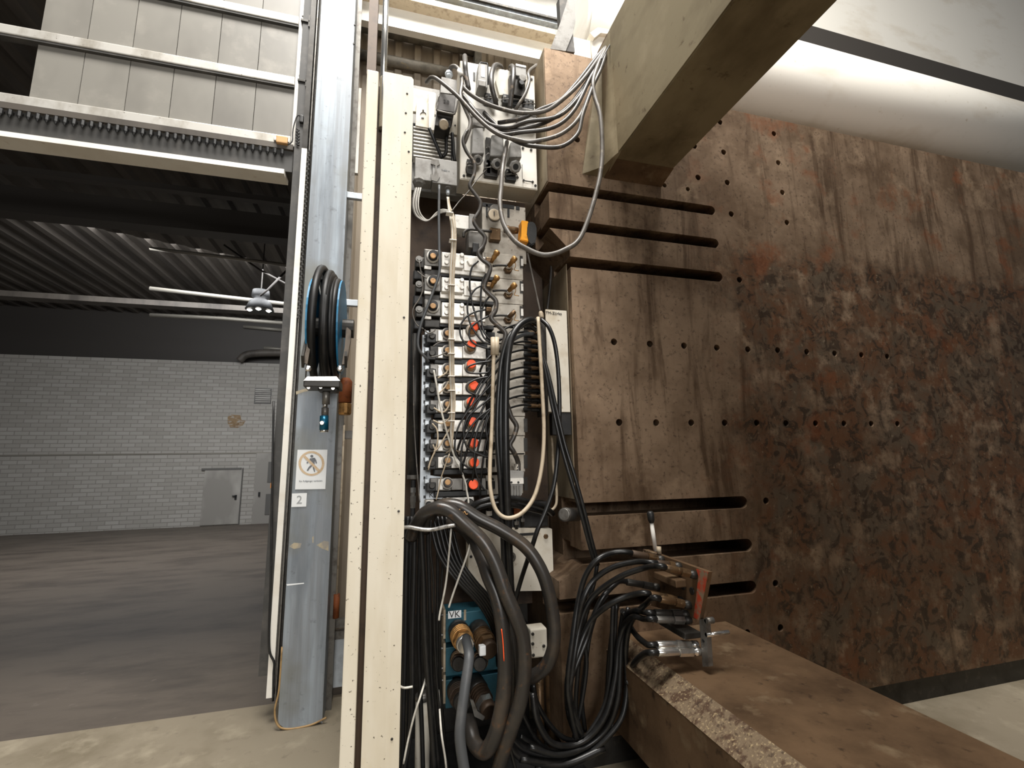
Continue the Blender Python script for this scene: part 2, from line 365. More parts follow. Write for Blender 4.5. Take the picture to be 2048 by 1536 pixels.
rod('brace_rod', [(582, 532), (535, 580), (520, 592)], 9.7, .02, 'roof_steel', 'dark diagonal brace falling left toward the lamp')
rod('conduit', [(300, 577), (448, 594), (580, 609)], 11, .045, 'rod_grey', 'pale conduit passing behind the hanging lamp')
rod('conduit', [(300, 630), (448, 637), (575, 647)], 13, .05, 'rod_grey', 'pale conduit crossing just below the hanging lamp')
rod('conduit', [(487, 653), (575, 661)], 16.12, .06, 'rod_grey', 'short pale conduit below and right of the lamp')
rod('conduit', [(528, 696), (575, 700)], 16.12, .06, 'rod_grey', 'short pale conduit just above the white brick wall')
tag(obj('duct', tube(new(), [P(x, y, 15.9) for x, y in ((478, 722), (500, 708), (575, 706), (640, 708))], .12, 8), 'corrugated_dark', None, True), 'grey duct lying along the top of the brick wall', 'duct')
xbeam('roof_beam', 500, 612, 622, 12, .3, 'corrugated_dark', 'grey beam at lamp height in front of the far gable')
lp = P(520, 613, 10.2)
t = thing('pendant_lamp', 'dark bell-shaped factory lamp hanging in the hall beyond', 'lamp', lp)
obj('lamp_shade', lathe(new(), lp+Vector((0, 0, .36)), (0, 0, -1), [(0, .04), (.02, .16), (.16, .17), (.2, .12), (.26, .2), (.44, .27), (.445, .25)], 20), 'black_plastic', t, True)
obj('cage', lathe(new(), lp+Vector((0, 0, 1.3)), (0, 0, -1), [(-.6, .012), (.95, .012)], 8), 'roof_steel', t)
MATS['lamp_glow'] = mat('lamp_glow', '#ffffff', .4, 0, (), 0, 60, ('#fffaf0', 14))
for dx in (-.19, 0, .17):
    obj('bulb', lathe(new(), lp+Vector((dx, -.1 if dx == 0 else 0, -.05)), (0, 0, -1), [(-.05, .02), (-.02, .06), (.03, .06), (.06, .02)], 10), 'lamp_glow', t, True)
# doors, grille and sign on the far wall
d1 = struct('door_1', pbox(ID, 405, 940, 480, 1049, YFAR-.04, .06), 'door_paint', 'grey steel door in the far brick wall')
obj('door_handle', pbox(ID, 464, 991, 472, 993, YFAR-.1, .03, 0, pbox(ID, 469, 990, 473, 999, YFAR-.07, .04)), 'black_plastic', d1)
obj('door_frame', pbox(ID, 480, 936, 482, 1049, YFAR-.05, .08, 0, pbox(ID, 403, 936, 482, 940, YFAR-.05, .08)), 'wall_cabinet', d1)
d2 = struct('door_2', pbox(ID, 508, 906, 585, 1047, YFAR-.04, .06), 'door_paint', 'pale gate with two dark panes beside the column')
obj('pane', pbox(A3, 350, 622, 480, 786, YFAR-.06, .03), 'wall_cabinet', d2); obj('pane', pbox(A3, 330, 878, 470, 1042, YFAR-.06, .03), 'wall_cabinet', d2)
obj('lock', pbox(A3, 273, 865, 287, 900, YFAR-.08, .05), 'black_plastic', d2)
t = tag(obj('hazard_sign', pbox(A3, 372, 790, 426, 832, YFAR-.09, .02), 'orange_sign'), 'small orange sign on the gate between its dark panes', 'sign')
t = thing('vent_grille', 'grey louvred vent high on the far brick wall', 'vent', pp(A3, 310, 95, YFAR-.03))
obj('grille_frame', pbox(A3, 243, 35, 378, 158, YFAR-.02, .03), 'wall_cabinet', t)
for i in range(7): obj('louvre', pbox(A3, 250, 42+i*16, 371, 52+i*16, YFAR-.05, .04), 'door_paint', t)
# back wall of the machine hall: vertical ribs
corrugated('wall_back', 'corrugated_tan', 'tan corrugated wall behind the machine', 'Z', -.42, 9, 0, 5.2, 3.62, .165, .03, -1)
struct('wall_top', box(new(), (-.42, 3.66, 5.2), (12, 3.8, 9)), 'white_paint', 'white upper wall above the crane girder')
# ================================================================== sectional door
YD = 2.95
xs = P(*A1(612, 0), YD).x; xe = P(*A1(686, 0), YD).x
t = thing('sectional_door', 'raised sectional door with dusty panes and aluminium rails at upper left', 'door', (xs-1, YD, P(*A1(300, 1135), YD).z))
def zA(x, y, Y=YD): return P(*A1(x, y), Y).z
XL = -3.3
obj('stile', box(new(), (xs, YD, zA(300, 1135)), (xe, YD+.05, 5.2), .004), 'frame_alu', t)
for ya, yb in ((78, 140), (575, 640), (1062, 1135), (-470, -410)):
    r_ = obj('rail', box(new(), (XL, YD-.01, zA(300, yb)), (xs, YD+.045, zA(300, ya)), .006), 'frame_alu', t)
    obj('rail_groove', box(new(), (XL, YD-.004, zA(300, yb+15)), (xs, YD+.04, zA(300, yb))), 'seal', r_)
xm = P(*A1(278, 350), YD).x; wpn = xs-xm
for ya, yb in ((155, 575), (655, 1062), (-395, 78)):
    for i in range(6):
        a = xs-wpn*(i+1)
        obj('pane', box(new(), (max(a, XL)+.002, YD+.02, zA(300, yb)), (xs-wpn*i-.002, YD+.028, zA(300, ya))), 'pane', t)
obj('bottom_seal', box(new(), (XL, YD, zA(300, 1345)), (xs+.02, YD+.1, zA(300, 1175))), 'seal', t)
obj('seal_lip', box(new(), (XL, YD-.02, zA(300, 1178)), (xs+.02, YD+.08, zA(300, 1135))), 'corrugated_dark', t)
bm = new(); x = XL
while x < xs-.02:
    lathe(bm, (x, YD-.022, zA(300, 1190)), (0, 0, -1), [(0, .011), (.03, .011), (.045, .004)], 6); x += .042
tag(obj('seal_teeth', bm, 'black_plastic', t), 'row of small dark teeth', None, None, 'stuff')
obj('bottom_trim', box(new(), (XL, YD-.03, zA(300, 1386)), (xs-.02, YD+.1, zA(300, 1350))), 'white_paint', t)
for xa, ya in ((648, 160), (623, 640)):
    obj('hinge', pbox(A1, xa-35, ya-8, xa+38, ya+10, YD-.03, .03, .002, pbox(A1, xa+28, ya-40, xa+40, ya+50, YD-.03, .02)), 'dark_steel', t)
    for dx in (-18, 18):
        for dy in (-32, 45): obj('rivet', disc(A1, xa+dx, ya+dy, YD, 6, .006, 8), 'mid_steel', t)
t2 = thing('door_switch_box', 'small cream switch box with coiled wire on the door bottom rail', 'switch', pp(A1, 455, 1140, YD-.03))
obj('housing', pbox(A1, 415, 1085, 508, 1140, YD-.045, .04, .006), 'tan_plastic', t2); obj('clip', pbox(A1, 395, 1105, 520, 1128, YD-.03, .02, .004), 'frame_alu', t2)
obj('wire', tube(new(), [pp(A1, x, y, YD-.04) for x, y in ((510, 1160), (545, 1130), (550, 1060), (560, 1000), (585, 930), (610, 925))], .004, 6), 'black_plastic', t2, True)
obj('plug', pbox(A1, 602, 915, 634, 975, YD-.04, .03, .006), 'black_plastic', t2); obj('gusset', prism(new(), poly(A1, [(600, 985), (632, 985), (645, 1180), (560, 1165)], YD-.012), (0, .008, 0)), 'frame_alu', t2)
bm = tube(new(), [pp(A1, 590+(12 if i % 2 else -12), 1030+i*12, YD-.03) for i in range(12)], .004, 6, 3); obj('coiled_wire', bm, 'black_plastic', t2, True)
# guide rail at the column
t = thing('door_guide_rail', 'tall door guide rail with its lit edge painted white beside the zinc column', 'rail', (P(560, 1100, 2.9).x, 2.9, 0))
xa, xb = P(*A3(499, 0), 2.9).x, P(*A3(546, 0), 2.9).x
zb_ = P(540, 1396, 2.9).z
obj('edge_strip', box(new(), (xa, 2.9, zb_), (xb, 2.93, P(*A1(600, 1180), 2.9).z)), 'white_paint', t)  # white colour stands for the lit edge of the rail
obj('upper_channel', box(new(), (xa, 2.905, P(*A1(600, 1180), 2.9).z), (xb, 2.93, 5.2)), 'dark_steel', t)
obj('seal_strip', box(new(), (xa-.05, 2.93, zb_+.1), (xa, 2.97, 5.2)), 'seal', t)
xc = P(*A3(575, 100), 2.86).x
obj('groove_channel', box(new(), (xb, 2.94, zb_), (xc, 3.0, 5.2)), 'dark_steel', t)
obj('groove_rib', box(new(), (xb+(xc-xb)*.3, 2.905, zb_-.02), (xb+(xc-xb)*.5, 2.94, 5.2)), 'mid_steel', t)
bm = new(); z0, z1 = P(588, 636, 2.9).z, P(600, 300, 2.9).z; xk = xb+.012; z = z0
while z < z1:
    lathe(bm, (xk+(.004 if int(z*1000/16) % 2 else -.004), 2.895, z), (0, 0, 1), [(0, .006), (.011, .006)], 6); z += .016
tag(obj('chain', bm, 'chrome', t), 'thin bead chain', None, None, 'stuff')
hose('cable', A4, [(398, -1400), (385, -700), (375, 0), (362, 400), (365, 600), (400, 690), (397, 780), (392, 1000)], 9, 'black_plastic', parent=t, Y=2.89)
# ================================================================== zinc column
Yc = YCOL
xl, xr = P(555.5, 1447, Yc).x, P(644, 1450, Yc).x; z0 = max(P(600, 1466, Yc).z, .0)
t = thing('zinc_column', 'galvanised steel door column with rounded foot, scratched and stained', 'column', ((xl+xr)/2, Yc, 0))
o = [Vector((xr, Yc, .012)), Vector((xr, Yc, 5.4)), Vector((xl, Yc, 5.4))]
for i in range(9):
    a = math.pi+math.pi/2*i/8; o.append(Vector((xl+.06+.06*math.cos(a), Yc, .065+.06*math.sin(a))))
obj('front_sheet', prism(new(), o, (0, .012, 0)), 'zinc', t)
obj('side_sheet', box(new(), (xr-.004, Yc+.01, 0), (xr, Yc+.16, 5.4)), 'zinc', t)
obj('side_flange', box(new(), (xr, Yc+.14, 0), (xr+.03, Yc+.16, 5.4)), 'mid_steel', t)
obj('inner_core', box(new(), (xl+.012, Yc+.012, 0), (xr-.012, Yc+.15, 5.4)), 'dark_steel', t)
e = [Vector((xl-.002, Yc+.002, .4)), Vector((xl-.004, Yc+.002, .2)), Vector((xl-.018, Yc+.002, .1)), Vector((xl+.0, Yc, .03)), Vector((xl+.05, Yc, .004)), Vector((xr-.06, Yc, .006)), Vector((xr+.02, Yc, .03))]
obj('edge_trim', tube(new(), e, .005, 6), 'edge_trim', t, True)
for x, y in ((1045, 200), (1038, 350)): obj('rivet', disc(A1, x, y, Yc-.001, 7, .004, 8), 'dark_steel', t)
for q in ([(520, 1300), (560, 1270), (620, 1275), (610, 1310), (560, 1320)], [(740, 1290), (800, 1255), (838, 1262), (836, 1335), (790, 1320)], [(705, 1225), (718, 1215), (716, 1270), (708, 1272)]):
    obj('paint_smear', prism(new(), poly(A3, q, Yc-.0006), (0, .0005, 0)), 'zinc_smear', t)
obj('paint_smear', prism(new(), poly(A4, [(498, 66), (640, 54), (640, 62), (505, 78)], Yc-.0006), (0, .0005, 0)), 'paper', t)
obj('tape_remnant', prism(new(), poly(A3, [(575, 60), (640, 40), (760, 20), (760, 40), (640, 62), (578, 85)], Yc-.0006), (0, .0005, 0)), 'zinc_smear', t)
# prohibition sign
S = crop(580, 880, 10.97)
t = thing('prohibition_sign', 'white no-pedestrians sign with faded ring on the zinc column', 'sign', pp(S, 460, 1080, Yc-.003))
YS = Yc-.004
obj('board', prism(new(), poly(S, [(165, 215), (822, 213), (775, 1075), (110, 1085)], YS), (0, .003, 0)), 'paper', t)
cx_, cy_, R_ = 470, 515, 250
bm = new(); ri = []; ro = []; n = 40
for k in range(n):
    a = 2*math.pi*k/n; ri.append(bm.verts.new(pp(S, cx_+230*math.cos(a), cy_+228*math.sin(a), YS-.001))); ro.append(bm.verts.new(pp(S, cx_+285*math.cos(a), cy_+272*math.sin(a), YS-.001)))
for k in range(n): bm.faces.new((ri[k], ri[(k+1) % n], ro[(k+1) % n], ro[k]))
obj('ring', bm, 'faded_ring', t)
obj('slash', prism(new(), poly(S, [(290, 370), (335, 340), (665, 665), (620, 700)], YS-.0022), (0, .0006, 0)), 'faded_ring', t)
fg = [(  [(478+34*math.cos(a), 355+30*math.sin(a)) for a in [i*math.pi/7 for i in range(14)]]), [(432, 405), (520, 395), (545, 450), (540, 540), (490, 545), (470, 470), (428, 440)],
      [(500, 390), (545, 390), (575, 440), (592, 505), (568, 522), (548, 460), (520, 430)], [(440, 560), (500, 545), (470, 590), (425, 630), (395, 680), (365, 668), (405, 600)], [(495, 580), (525, 570), (540, 640), (553, 695), (530, 698), (505, 630)], [(360, 495), (385, 475), (400, 485), (395, 505), (372, 518)]]
bm = new()
for q in fg: prism(bm, poly(S, q, YS-.0014), (0, .0006, 0))
obj('pedestrian_figure', bm, 'print_grey', t)
text('Für Fußgänger verboten', .0125, pp(S, 455, 900, YS-.001), 'print_text', t)
t = thing('number_plate', 'small white plate reading 2 below the prohibition sign', 'sign', pp(S, 200, 1465, Yc-.003))
obj('board', prism(new(), poly(S, [(45, 1175), (372, 1163), (355, 1460), (30, 1472)], YS), (0, .003, 0)), 'paper', t)
text('2', .062, pp(S, 203, 1318, YS-.001), 'print_pale', t, 'numeral')
# ================================================================== hose reel on the column
YR = 2.52; c0 = P(652, 655, YR); Rr = .262
x0_, x1_ = P(628, 655, YR).x, P(684, 655, YR).x
t = thing('hose_reel', 'blue-rimmed hose reel on the zinc column with roller guide below', 'hose reel', c0-Vector((0, 0, .3)))
for X in (x0_, x1_):
    obj('flange', lathe(new(), (X-.004, c0.y, c0.z), (1, 0, 0), [(0, Rr-.012), (.008, Rr-.012)], 40), 'blue_paint', t)
obj('hub', lathe(new(), (x0_-.03, c0.y, c0.z), (1, 0, 0), [(0, .05), (x1_-x0_+.09, .05)], 16), 'dark_steel', t)
obj('mount', box(new(), (x0_+.02, YR+.02, c0.z-.05), (x1_-.02, Yc, c0.z+.05), .004), 'dark_steel', t)
for s, X, xs_ in ((-1, x0_-.015, 85), (1, x1_+.02, 450)):
    p1 = pp(M8, xs_-5, 880, 2.24)
    bm = new(); v = [Vector((X, YR, c0.z+.03)), Vector((X, YR, c0.z-.03)), Vector((p1.x, 2.25, p1.z)), Vector((p1.x, 2.22, p1.z+.05))]
    prism(bm, v, (.012*s, 0, 0)); obj('hub_plate', bm, 'dark_steel', t)
    q_ = [(118, 520), (136, 520), (140, 690), (112, 848), (70, 838), (105, 690)] if s < 0 else [(468, 515), (505, 545), (500, 640), (466, 850), (424, 852), (448, 700)]
    obj('arm', prism(new(), poly(M8, q_, 2.26), (0, .03, 0)), 'brown_arm', t)
    obj('bolt', lathe(new(), pp(M8, 120 if s < 0 else 408, 895, 2.2), (0, -1, 0), [(0, .013), (.012, .013), (.016, .006)], 10), 'chrome', t)
g = obj('roller_guide', pbox(M8, 75, 985, 405, 1055, 2.2, .14, .004), 'dark_steel', t)
obj('guide_plate', prism(new(), poly(M8, [(110, 962), (375, 962), (405, 1000), (75, 1000)], 2.19), (0, .012, 0)), 'chrome', g)
obj('guide_strut', box(new(), pp(M8, 85, 1050, 2.21), pp(M8, 110, 860, 2.235)), 'dark_steel', t)
obj('guide_strut', box(new(), pp(M8, 395, 1050, 2.21), pp(M8, 420, 860, 2.235)), 'dark_steel', t)
obj('collar', pbox(M8, 205, 1040, 385, 1095, 2.23, .08, .008), 'black_plastic', t)
for x, y in ((235, 1062), (345, 1072), (125, 1065)): obj('bolt', disc(M8, x, y, 2.225, 17, .012, 10), 'chrome', t)
# hose wound on the reel
pts = []; turns = 6
for i in range(turns*20+1):
    a = 2*math.pi*i/20+math.pi/2; f = i/(turns*20)
    rr = Rr-.0+.022*math.sin(f*9)+(.02 if f < .2 else 0); X = x0_+.02+(x1_-x0_-.04)*(.5-.5*math.cos(f*math.pi*2.0)) if f < .7 else x0_+.02+(x1_-x0_-.04)*(.35+.5*f)*.8
    pts.append(Vector((X, c0.y-rr*math.cos(a), c0.z+rr*math.sin(a))))
o = obj('wound_hose', tube(new(), pts, .0185, 9, 2), 'rubber_dull', None, True); tag(o, 'thick black hose wound around the blue-rimmed reel', 'hose')
t = thing('hose_coupling', 'steel hose end with blue quick coupling hanging below the reel', 'coupling', pp(M8, 260, 1465, 2.26))
def vrod(x0, x1, y0, y1, Y, m, nm, n=12, C=M8):
    a = pp(C, (x0+x1)/2, y0, Y); b = pp(C, (x0+x1)/2, y1, Y); r = pr(C, (x0+x1)/2, (y0+y1)/2, Y, (x1-x0)/2)
    return obj(nm, cyl(new(), (a.x, Y, a.z), (a.x+(b.x-a.x)*.5, Y, b.z), r, None, n), m, t, True)
vrod(250, 315, 1085, 1215, 2.26, 'mid_steel', 'sleeve'); vrod(250, 296, 1205, 1245, 2.26, 'chrome', 'nut', 6); vrod(240, 306, 1245, 1320, 2.26, 'mid_steel', 'swivel', 6)
vrod(226, 304, 1318, 1445, 2.26, 'blue_metal', 'coupling_body'); vrod(226, 300, 1440, 1466, 2.26, 'chrome', 'end_ring')
obj('button', disc(M8, 245, 1382, 2.26-.03, 20, .008, 12), 'chrome', t)
# ================================================================== gap between column and cover
tag(obj('utility_post', pbox(A1, 1160, -400, 1232, 600, 2.75, .08), 'brown_dark'), 'dark brown post rising behind the white cover panels', 'post')
tag(obj('profile_strip', pbox(A1, 1052, 700, 1085, 1385, 3.0, .03), 'frame_alu'), 'short cream profile strip hung beside the zinc column', 'strip')
t = thing('wall_stand', 'grey steel stand with pale panel between the zinc column and the cover', 'stand', (P(680, 1400, 3.1).x, 3.1, 0))
xa, xb = P(662, 1300, 3.1).x, P(720, 1300, 3.1).x
for X in (xa, xb): obj('leg', box(new(), (X-.02, 3.08, 0), (X+.02, 3.12, P(670, 845, 3.1).z)), 'mid_steel', t)
for y in (1245, 1268, 870): obj('crossbar', box(new(), (xa, 3.07, P(670, y+8, 3.1).z), (xb, 3.11, P(670, y-8, 3.1).z)), 'mid_steel', t)
obj('panel', box(new(), (xa+.02, 3.1, P(670, 1375, 3.1).z), (xb, 3.12, P(670, 1275, 3.1).z)), 'blue_white', t)
t = thing('riser_pipe', 'thin cream riser with orange-brown sleeve low beside the zinc column', 'pipe', (P(672, 1240, 2.98).x, 2.98, P(672, 1240, 2.98).z))
xq = P(674, 1180, 2.98).x
obj('pipe', cyl(new(), (xq, 2.98, P(672, 1235, 2.98).z), (xq, 2.98, P(680, 850, 2.98).z), .006), 'cable_tan', t, True)
obj('sleeve', cyl(new(), (xq, 2.98, P(672, 1236, 2.98).z), (xq, 2.98, P(673, 1188, 2.98).z), .017), 'rust_orange', t, True)
t = thing('brass_filter', 'rusty brass cylinder behind the reel beside the cover', 'filter', pp(M8, 460, 1310, 2.7))
a = pp(M8, 462, 960, 2.7)
obj('upper_body', lathe(new(), (a.x, 2.7, pp(M8, 462, 1200, 2.7).z), (0, 0, 1), [(0, .035), (.12, .035), (.14, .02)], 14), 'rust_orange', t, True)
obj('knurled_cup', lathe(new(), (a.x, 2.7, pp(M8, 462, 1310, 2.7).z), (0, 0, 1), [(0, .03), (.01, .036), (.06, .036), (.066, .03)], 14), 'brass', t)
for y, nm in ((605, 'beside the reel'), (390, 'high above the reel')):
    p = P(704, y, 2.87); o = obj('bracket', box(new(), (xr-.002, 2.87, p.z-.02), (p.x+.1, 2.9, p.z+.02), .003), 'blue_white'); tag(o, 'pale flat bracket %s reaching to the cover' % nm, 'bracket')
# ================================================================== white cover panels
t = thing('wide_cover_panel', 'wide cream sheet-metal cover with screws along its right edge', 'cover panel', (P(760, 1536, YCOV).x, YCOV, 0))
xa, xb, xg = P(715.5, 1250, YCOV).x, P(827.5, 155, YCOV).x, P(758, 140, YCOV).x
zt_ = P(795, 148, YCOV).z; X0 = P(768, 148, YCOV).x
xf = P(777, 1250, YCOV).x
obj('sheet', prism(new(), [Vector((X0, YCOV, 0)), Vector((xf, YCOV, 0)), Vector((xf, YCOV, zt_)), Vector((X0, YCOV, zt_))], (0, .05, 0)), 'cream', t)
obj('flange', prism(new(), [Vector((xf, YCOV+.0015, 0)), Vector((xb, YCOV+.0015, 0)), Vector((xb, YCOV+.0015, zt_-.012)), Vector((xb-.01, YCOV+.0015, zt_)), Vector((xf, YCOV+.0015, zt_))], (0, .05, 0)), 'cream', t)
for C, x, y in ((A1, 1465, 748), (A1, 1455, 903), (A1, 1447, 1058), (A1, 1478, 1212), (A2, 1440, 1003), (A3, 1397, 1018), (A4, 1343, 1306)):
    q = C(x, y); p = P(q[0], q[1], YCOV); X = min(p.x, xb-.012)
    obj('screw', lathe(new(), (X, YCOV+.0015, p.z), (0, -1, 0), [(-.002, .005), (.0015, .005), (.003, .003)], 8), 'dark_steel' , t)
t = thing('narrow_cover_panel', 'narrow cream cover strip left of the dark slit', 'cover panel', (P(720, 1536, YCOV).x, YCOV, 0))
Xn0, Xn1 = P(734, 140, YCOV).x, P(757.5, 145, YCOV).x
obj('sheet', box(new(), (Xn0, YCOV, 0), (Xn1, YCOV+.05, P(745, 140, YCOV).z), .006), 'cream', t)
tag(obj('slit_backing', box(new(), (Xn0+.004, YCOV+.06, 0), (xb-.004, YCOV+.09, zt_-.03)), 'brown_dark'), 'dark brown channel showing through the slit between the covers', 'channel')
p = P(770, 60, YCOV+.03); p2 = P(767, 160, YCOV+.03)
tag(obj('steel_rod', cyl(new(), (p.x, YCOV+.035, p2.z-.25), (p.x, YCOV+.035, 3.9), .0145, None, 14), 'chrome', None, True), 'shiny steel rod rising from the slit between the cream covers', 'rod')
# ================================================================== upper background
YG = 3.36
def girder(px, y0, y1, Y, D, m, nm, par):
    return obj(nm, box(new(), (-.5, Y, P(px, y1, Y).z), (9, Y+D, P(px, y0, Y).z)), m, par)
t = thing('crane_girder', 'long white crane girder crossing behind the top of the machine', 'girder', (1, YG, P(925, 85, YG).z))
girder(925, 24, 85, YG, .04, 'white_paint', 'web', t)
girder(925, 76, 84, YG-.06, .06, 'white_paint', 'bottom_flange', t)
girder(925, 14, 25, YG-.1, .1, 'cable_tan', 'top_flange', t)
girder(925, -30, 2, YG-.04, .1, 'zinc', 'crane_rail', t)
girder(925, -12, -8, YG-.06, .04, 'dark_steel', 'rail_groove', t)
def xpipe(nm, a, b, Y, rpx, m, label, cap=None):
    p, q = P(a[0], a[1], Y), P(b[0], b[1], Y); z = (p.z+q.z)/2; r = rpx*m_per_px(a[0], a[1], Y)
    return tag(obj(nm, cyl(new(), (p.x, Y, z), (q.x, Y, z), r, None, 16), m, None, True), label, 'pipe')
xpipe('dusty_pipe', (712, 52), (955, 103), 3.55, 10, 'pipe_dusty', 'upper of two dusty grey pipes along the corrugated wall')
xpipe('dusty_pipe', (705, 106), (900, 146), 3.55, 10, 'pipe_dusty', 'lower dusty pipe along the corrugated wall, yellow dust on top')
t = thing('vent_stub', 'grey wall bracket with small brown bulb valve on top', 'valve', P(958, 140, 3.5))
obj('bracket', pbox(L8, 1280, 500, 1350, 760, 3.5, .1, .006), 'grey_cast', t)
obj('stem', cyl(new(), pp(L8, 1313, 505, 3.53), pp(L8, 1313, 430, 3.53), .008), 'brass', t, True)
a = pp(L8, 1312, 440, 3.53); obj('bulb', lathe(new(), a, (0, 0, 1), [(0, .012), (.01, .018), (.035, .018), (.045, .008)], 12), 'brown_dark', t, True)
# white tie-bar housing running along the top of the platen
c = P(1555, 168, 2.95); rC = 72*m_per_px(1555, 168, 2.95)
xw = P(1150, 60, 2.95).x
t = thing('white_cylinder', 'large white horizontal cylinder lying behind the upper arm', 'cylinder', (2.5, 2.95, c.z-rC))
obj('barrel', cyl(new(), (xw, 2.95, c.z), (9, 2.95, c.z), rC, None, 40), 'white_paint', t, True)
obj('end_cap', lathe(new(), (xw-.02, 2.95, c.z), (1, 0, 0), [(0, rC*.9), (.02, rC)], 40), 'white_paint', t, True)
t = thing('white_post', 'white square post with faceted cap beside the upper arm', 'post', pp(L5, 640, 480, 2.45))
obj('shaft', pbox(L5, 524, 262, 760, 480, 2.45, .2, .01), 'white_paint', t)
obj('post_cap', prism(new(), poly(L5, [(512, 240), (570, 200), (760, 235), (760, 264), (590, 240), (545, 275)], 2.42), (0, .25, 0)), 'white_paint', t)
tag(obj('white_plinth', pbox(L5, 395, 285, 518, 470, 2.42, .2, .004), 'white_paint'), 'low white block between the grey blade and the white post', 'block')
S2 = crop(1040, 0, 8.533)
t = thing('grey_blade', 'grey folded steel blade standing on the platen corner', 'bracket', pp(S2, 720, 860, 2.3))
obj('front_blade', prism(new(), poly(S2, [(830, -60), (925, -60), (948, 380), (905, 570), (780, 870), (520, 830), (690, 380)], 2.28), (0, .02, 0)), 'grey_cast', t)
obj('rear_blade', prism(new(), poly(S2, [(668, -60), (830, -60), (690, 380)], 2.29), (0, .05, 0)), 'dark_steel', t)
obj('foot_blade', prism(new(), poly(S2, [(905, 570), (935, 890), (780, 870)], 2.29), (0, .05, 0)), 'dark_hood', t)
xd = P(1590, 60, 3.3); tag(obj('dark_truss', box(new(), (xd.x-.05, 3.3, xd.z-.12), (9, 3.655, xd.z+.12)), 'roof_steel'), 'dark steel beam above the white cylinder at upper right', 'beam')
# ================================================================== platen
XE = P(1084, 94, YP).x; XS_ = P(1140, 500, YP).x; XR = 5.6
XE = (P(1084, 94, YP).x+P(1104, 455, YP).x)/2
XS_ = (P(1140, 537, YP).x+P(1160, 995, YP).x)/2
zE = P(1084, 94, YP).z; zMid = P(1520, 232, YP).z
XLo = P(1118, 1165, YP).x
out = [(XE, zE), (XE, P(1104, 457, YP).z), (XS_, P(1140, 500, YP).z), (XS_, P(1160, 1130, YP).z), (XLo, P(1132, 1162, YP).z), (XLo, .12), (XR, .12), (XR, zMid), (P(1300, 190, YP).x, zMid), (P(1300, 190, YP).x, zE)]
platen = thing('machine_platen', 'large rusty steel mould platen with T-slots and bolt holes', 'platen', ((XS_+XR)/2, YP, .12))
pl = obj('plate', prism(new(), [Vector((x, YP, z)) for x, z in out], (0, .62, 0)), 'platen_steel', platen, False, False)
pl.location = (0, 0, 0)-platen.location if False else -platen.location
cut = []
def cutter(bm): 
    o = obj('cutter', bm, None); cut.append(o)
def slotpoly(xe, zc, h, rnd=True):
    v = [Vector((XE-.2, 0, zc-h)), Vector((XE-.2, 0, zc+h))]
    if rnd: v += [Vector((xe-h+h*math.cos(a), 0, zc+h*math.sin(a))) for a in [math.pi/2-math.pi*i/10 for i in range(11)]]
    else: v += [Vector((xe, 0, zc+h)), Vector((xe, 0, zc-h))]
    return v
for C, xe, ys, yw in ((L6, 1427, 300, 36), (L6, 1453, 540, 37), (L6, 1482, 785, 38), (L7, 1662, 1112, 44), (L7, 1698, 1425, 46), (L3, 1525, 365, 40)):
    pa = pp(C, xe, ys, YP); hh = pr(C, xe-200, ys, YP, yw)
    for y0, y1, k in ((YP-.05, YP+.14, 1), (YP+.138, YP+.24, 1.6)):
        bm = new(); prism(bm, [v+Vector((0, y0, 0)) for v in slotpoly(pa.x+(k-1)*hh, pa.z, hh*k)], (0, y1-y0, 0)); cutter(bm)
holes = [(L5, 1463, 893), (L5, 1858, 978), (L5, 1276, 1068), (L5, 1490, 1113), (L5, 1890, 1190), (L5, 1303, 1298), (L5, 1517, 1335), (L5, 1920, 1407), (L5, 1057, 1355), (L5, 1228, 1383), (L5, 418, 1020),
         (L6, 1546, 322), (L6, 1953, 384), (L6, 1606, 803), (L6, 688, 1257), (L6, 950, 1272), (L6, 1200, 1285), (L6, 1440, 1300), (L6, 1667, 1312),
         (L7, 726, 530), (L7, 997, 532), (L7, 1253, 532), (L7, 1498, 533), (L7, 1732, 533), (L7, 1800, 1103), (L3, 1650, 345), (L3, 1467, 665), (L3, 1682, 632)]
hb = new()
for C, x, y in holes:
    p = pp(C, x, y, YP); small = (C is L5 and x in (1057, 1228))
    cyl(hb, (p.x, YP-.05, p.z), (p.x, YP+.09, p.z), .0135 if small else .0178, None, 20)
for i in range(5):   # the hole grid goes on to the right of the photograph
    for z in (P(1495, 697, YP).z, P(1514, 846, YP).z):
        X = P(1495, 697, YP).x+.21*(i+1); cyl(hb, (X, YP-.05, z), (X, YP+.09, z), .0178, None, 20)
cutter(hb)
boolean(pl, cut)
md = pl.modifiers.new('edge', 'BEVEL'); md.width = .006; md.segments = 2; md.limit_method = 'ANGLE'; md.angle_limit = .9
obj('side_cladding', box(new(), (XS_-.003, YP+.05, P(1160, 1000, YP).z), (XS_, YP+.6, P(1140, 520, YP).z)), 'side_steel', platen)
obj('ear_side', box(new(), (XE-.003, YP+.01, P(1100, 360, YP).z), (XE, YP+.55, zE-.004)), 'side_steel', platen)
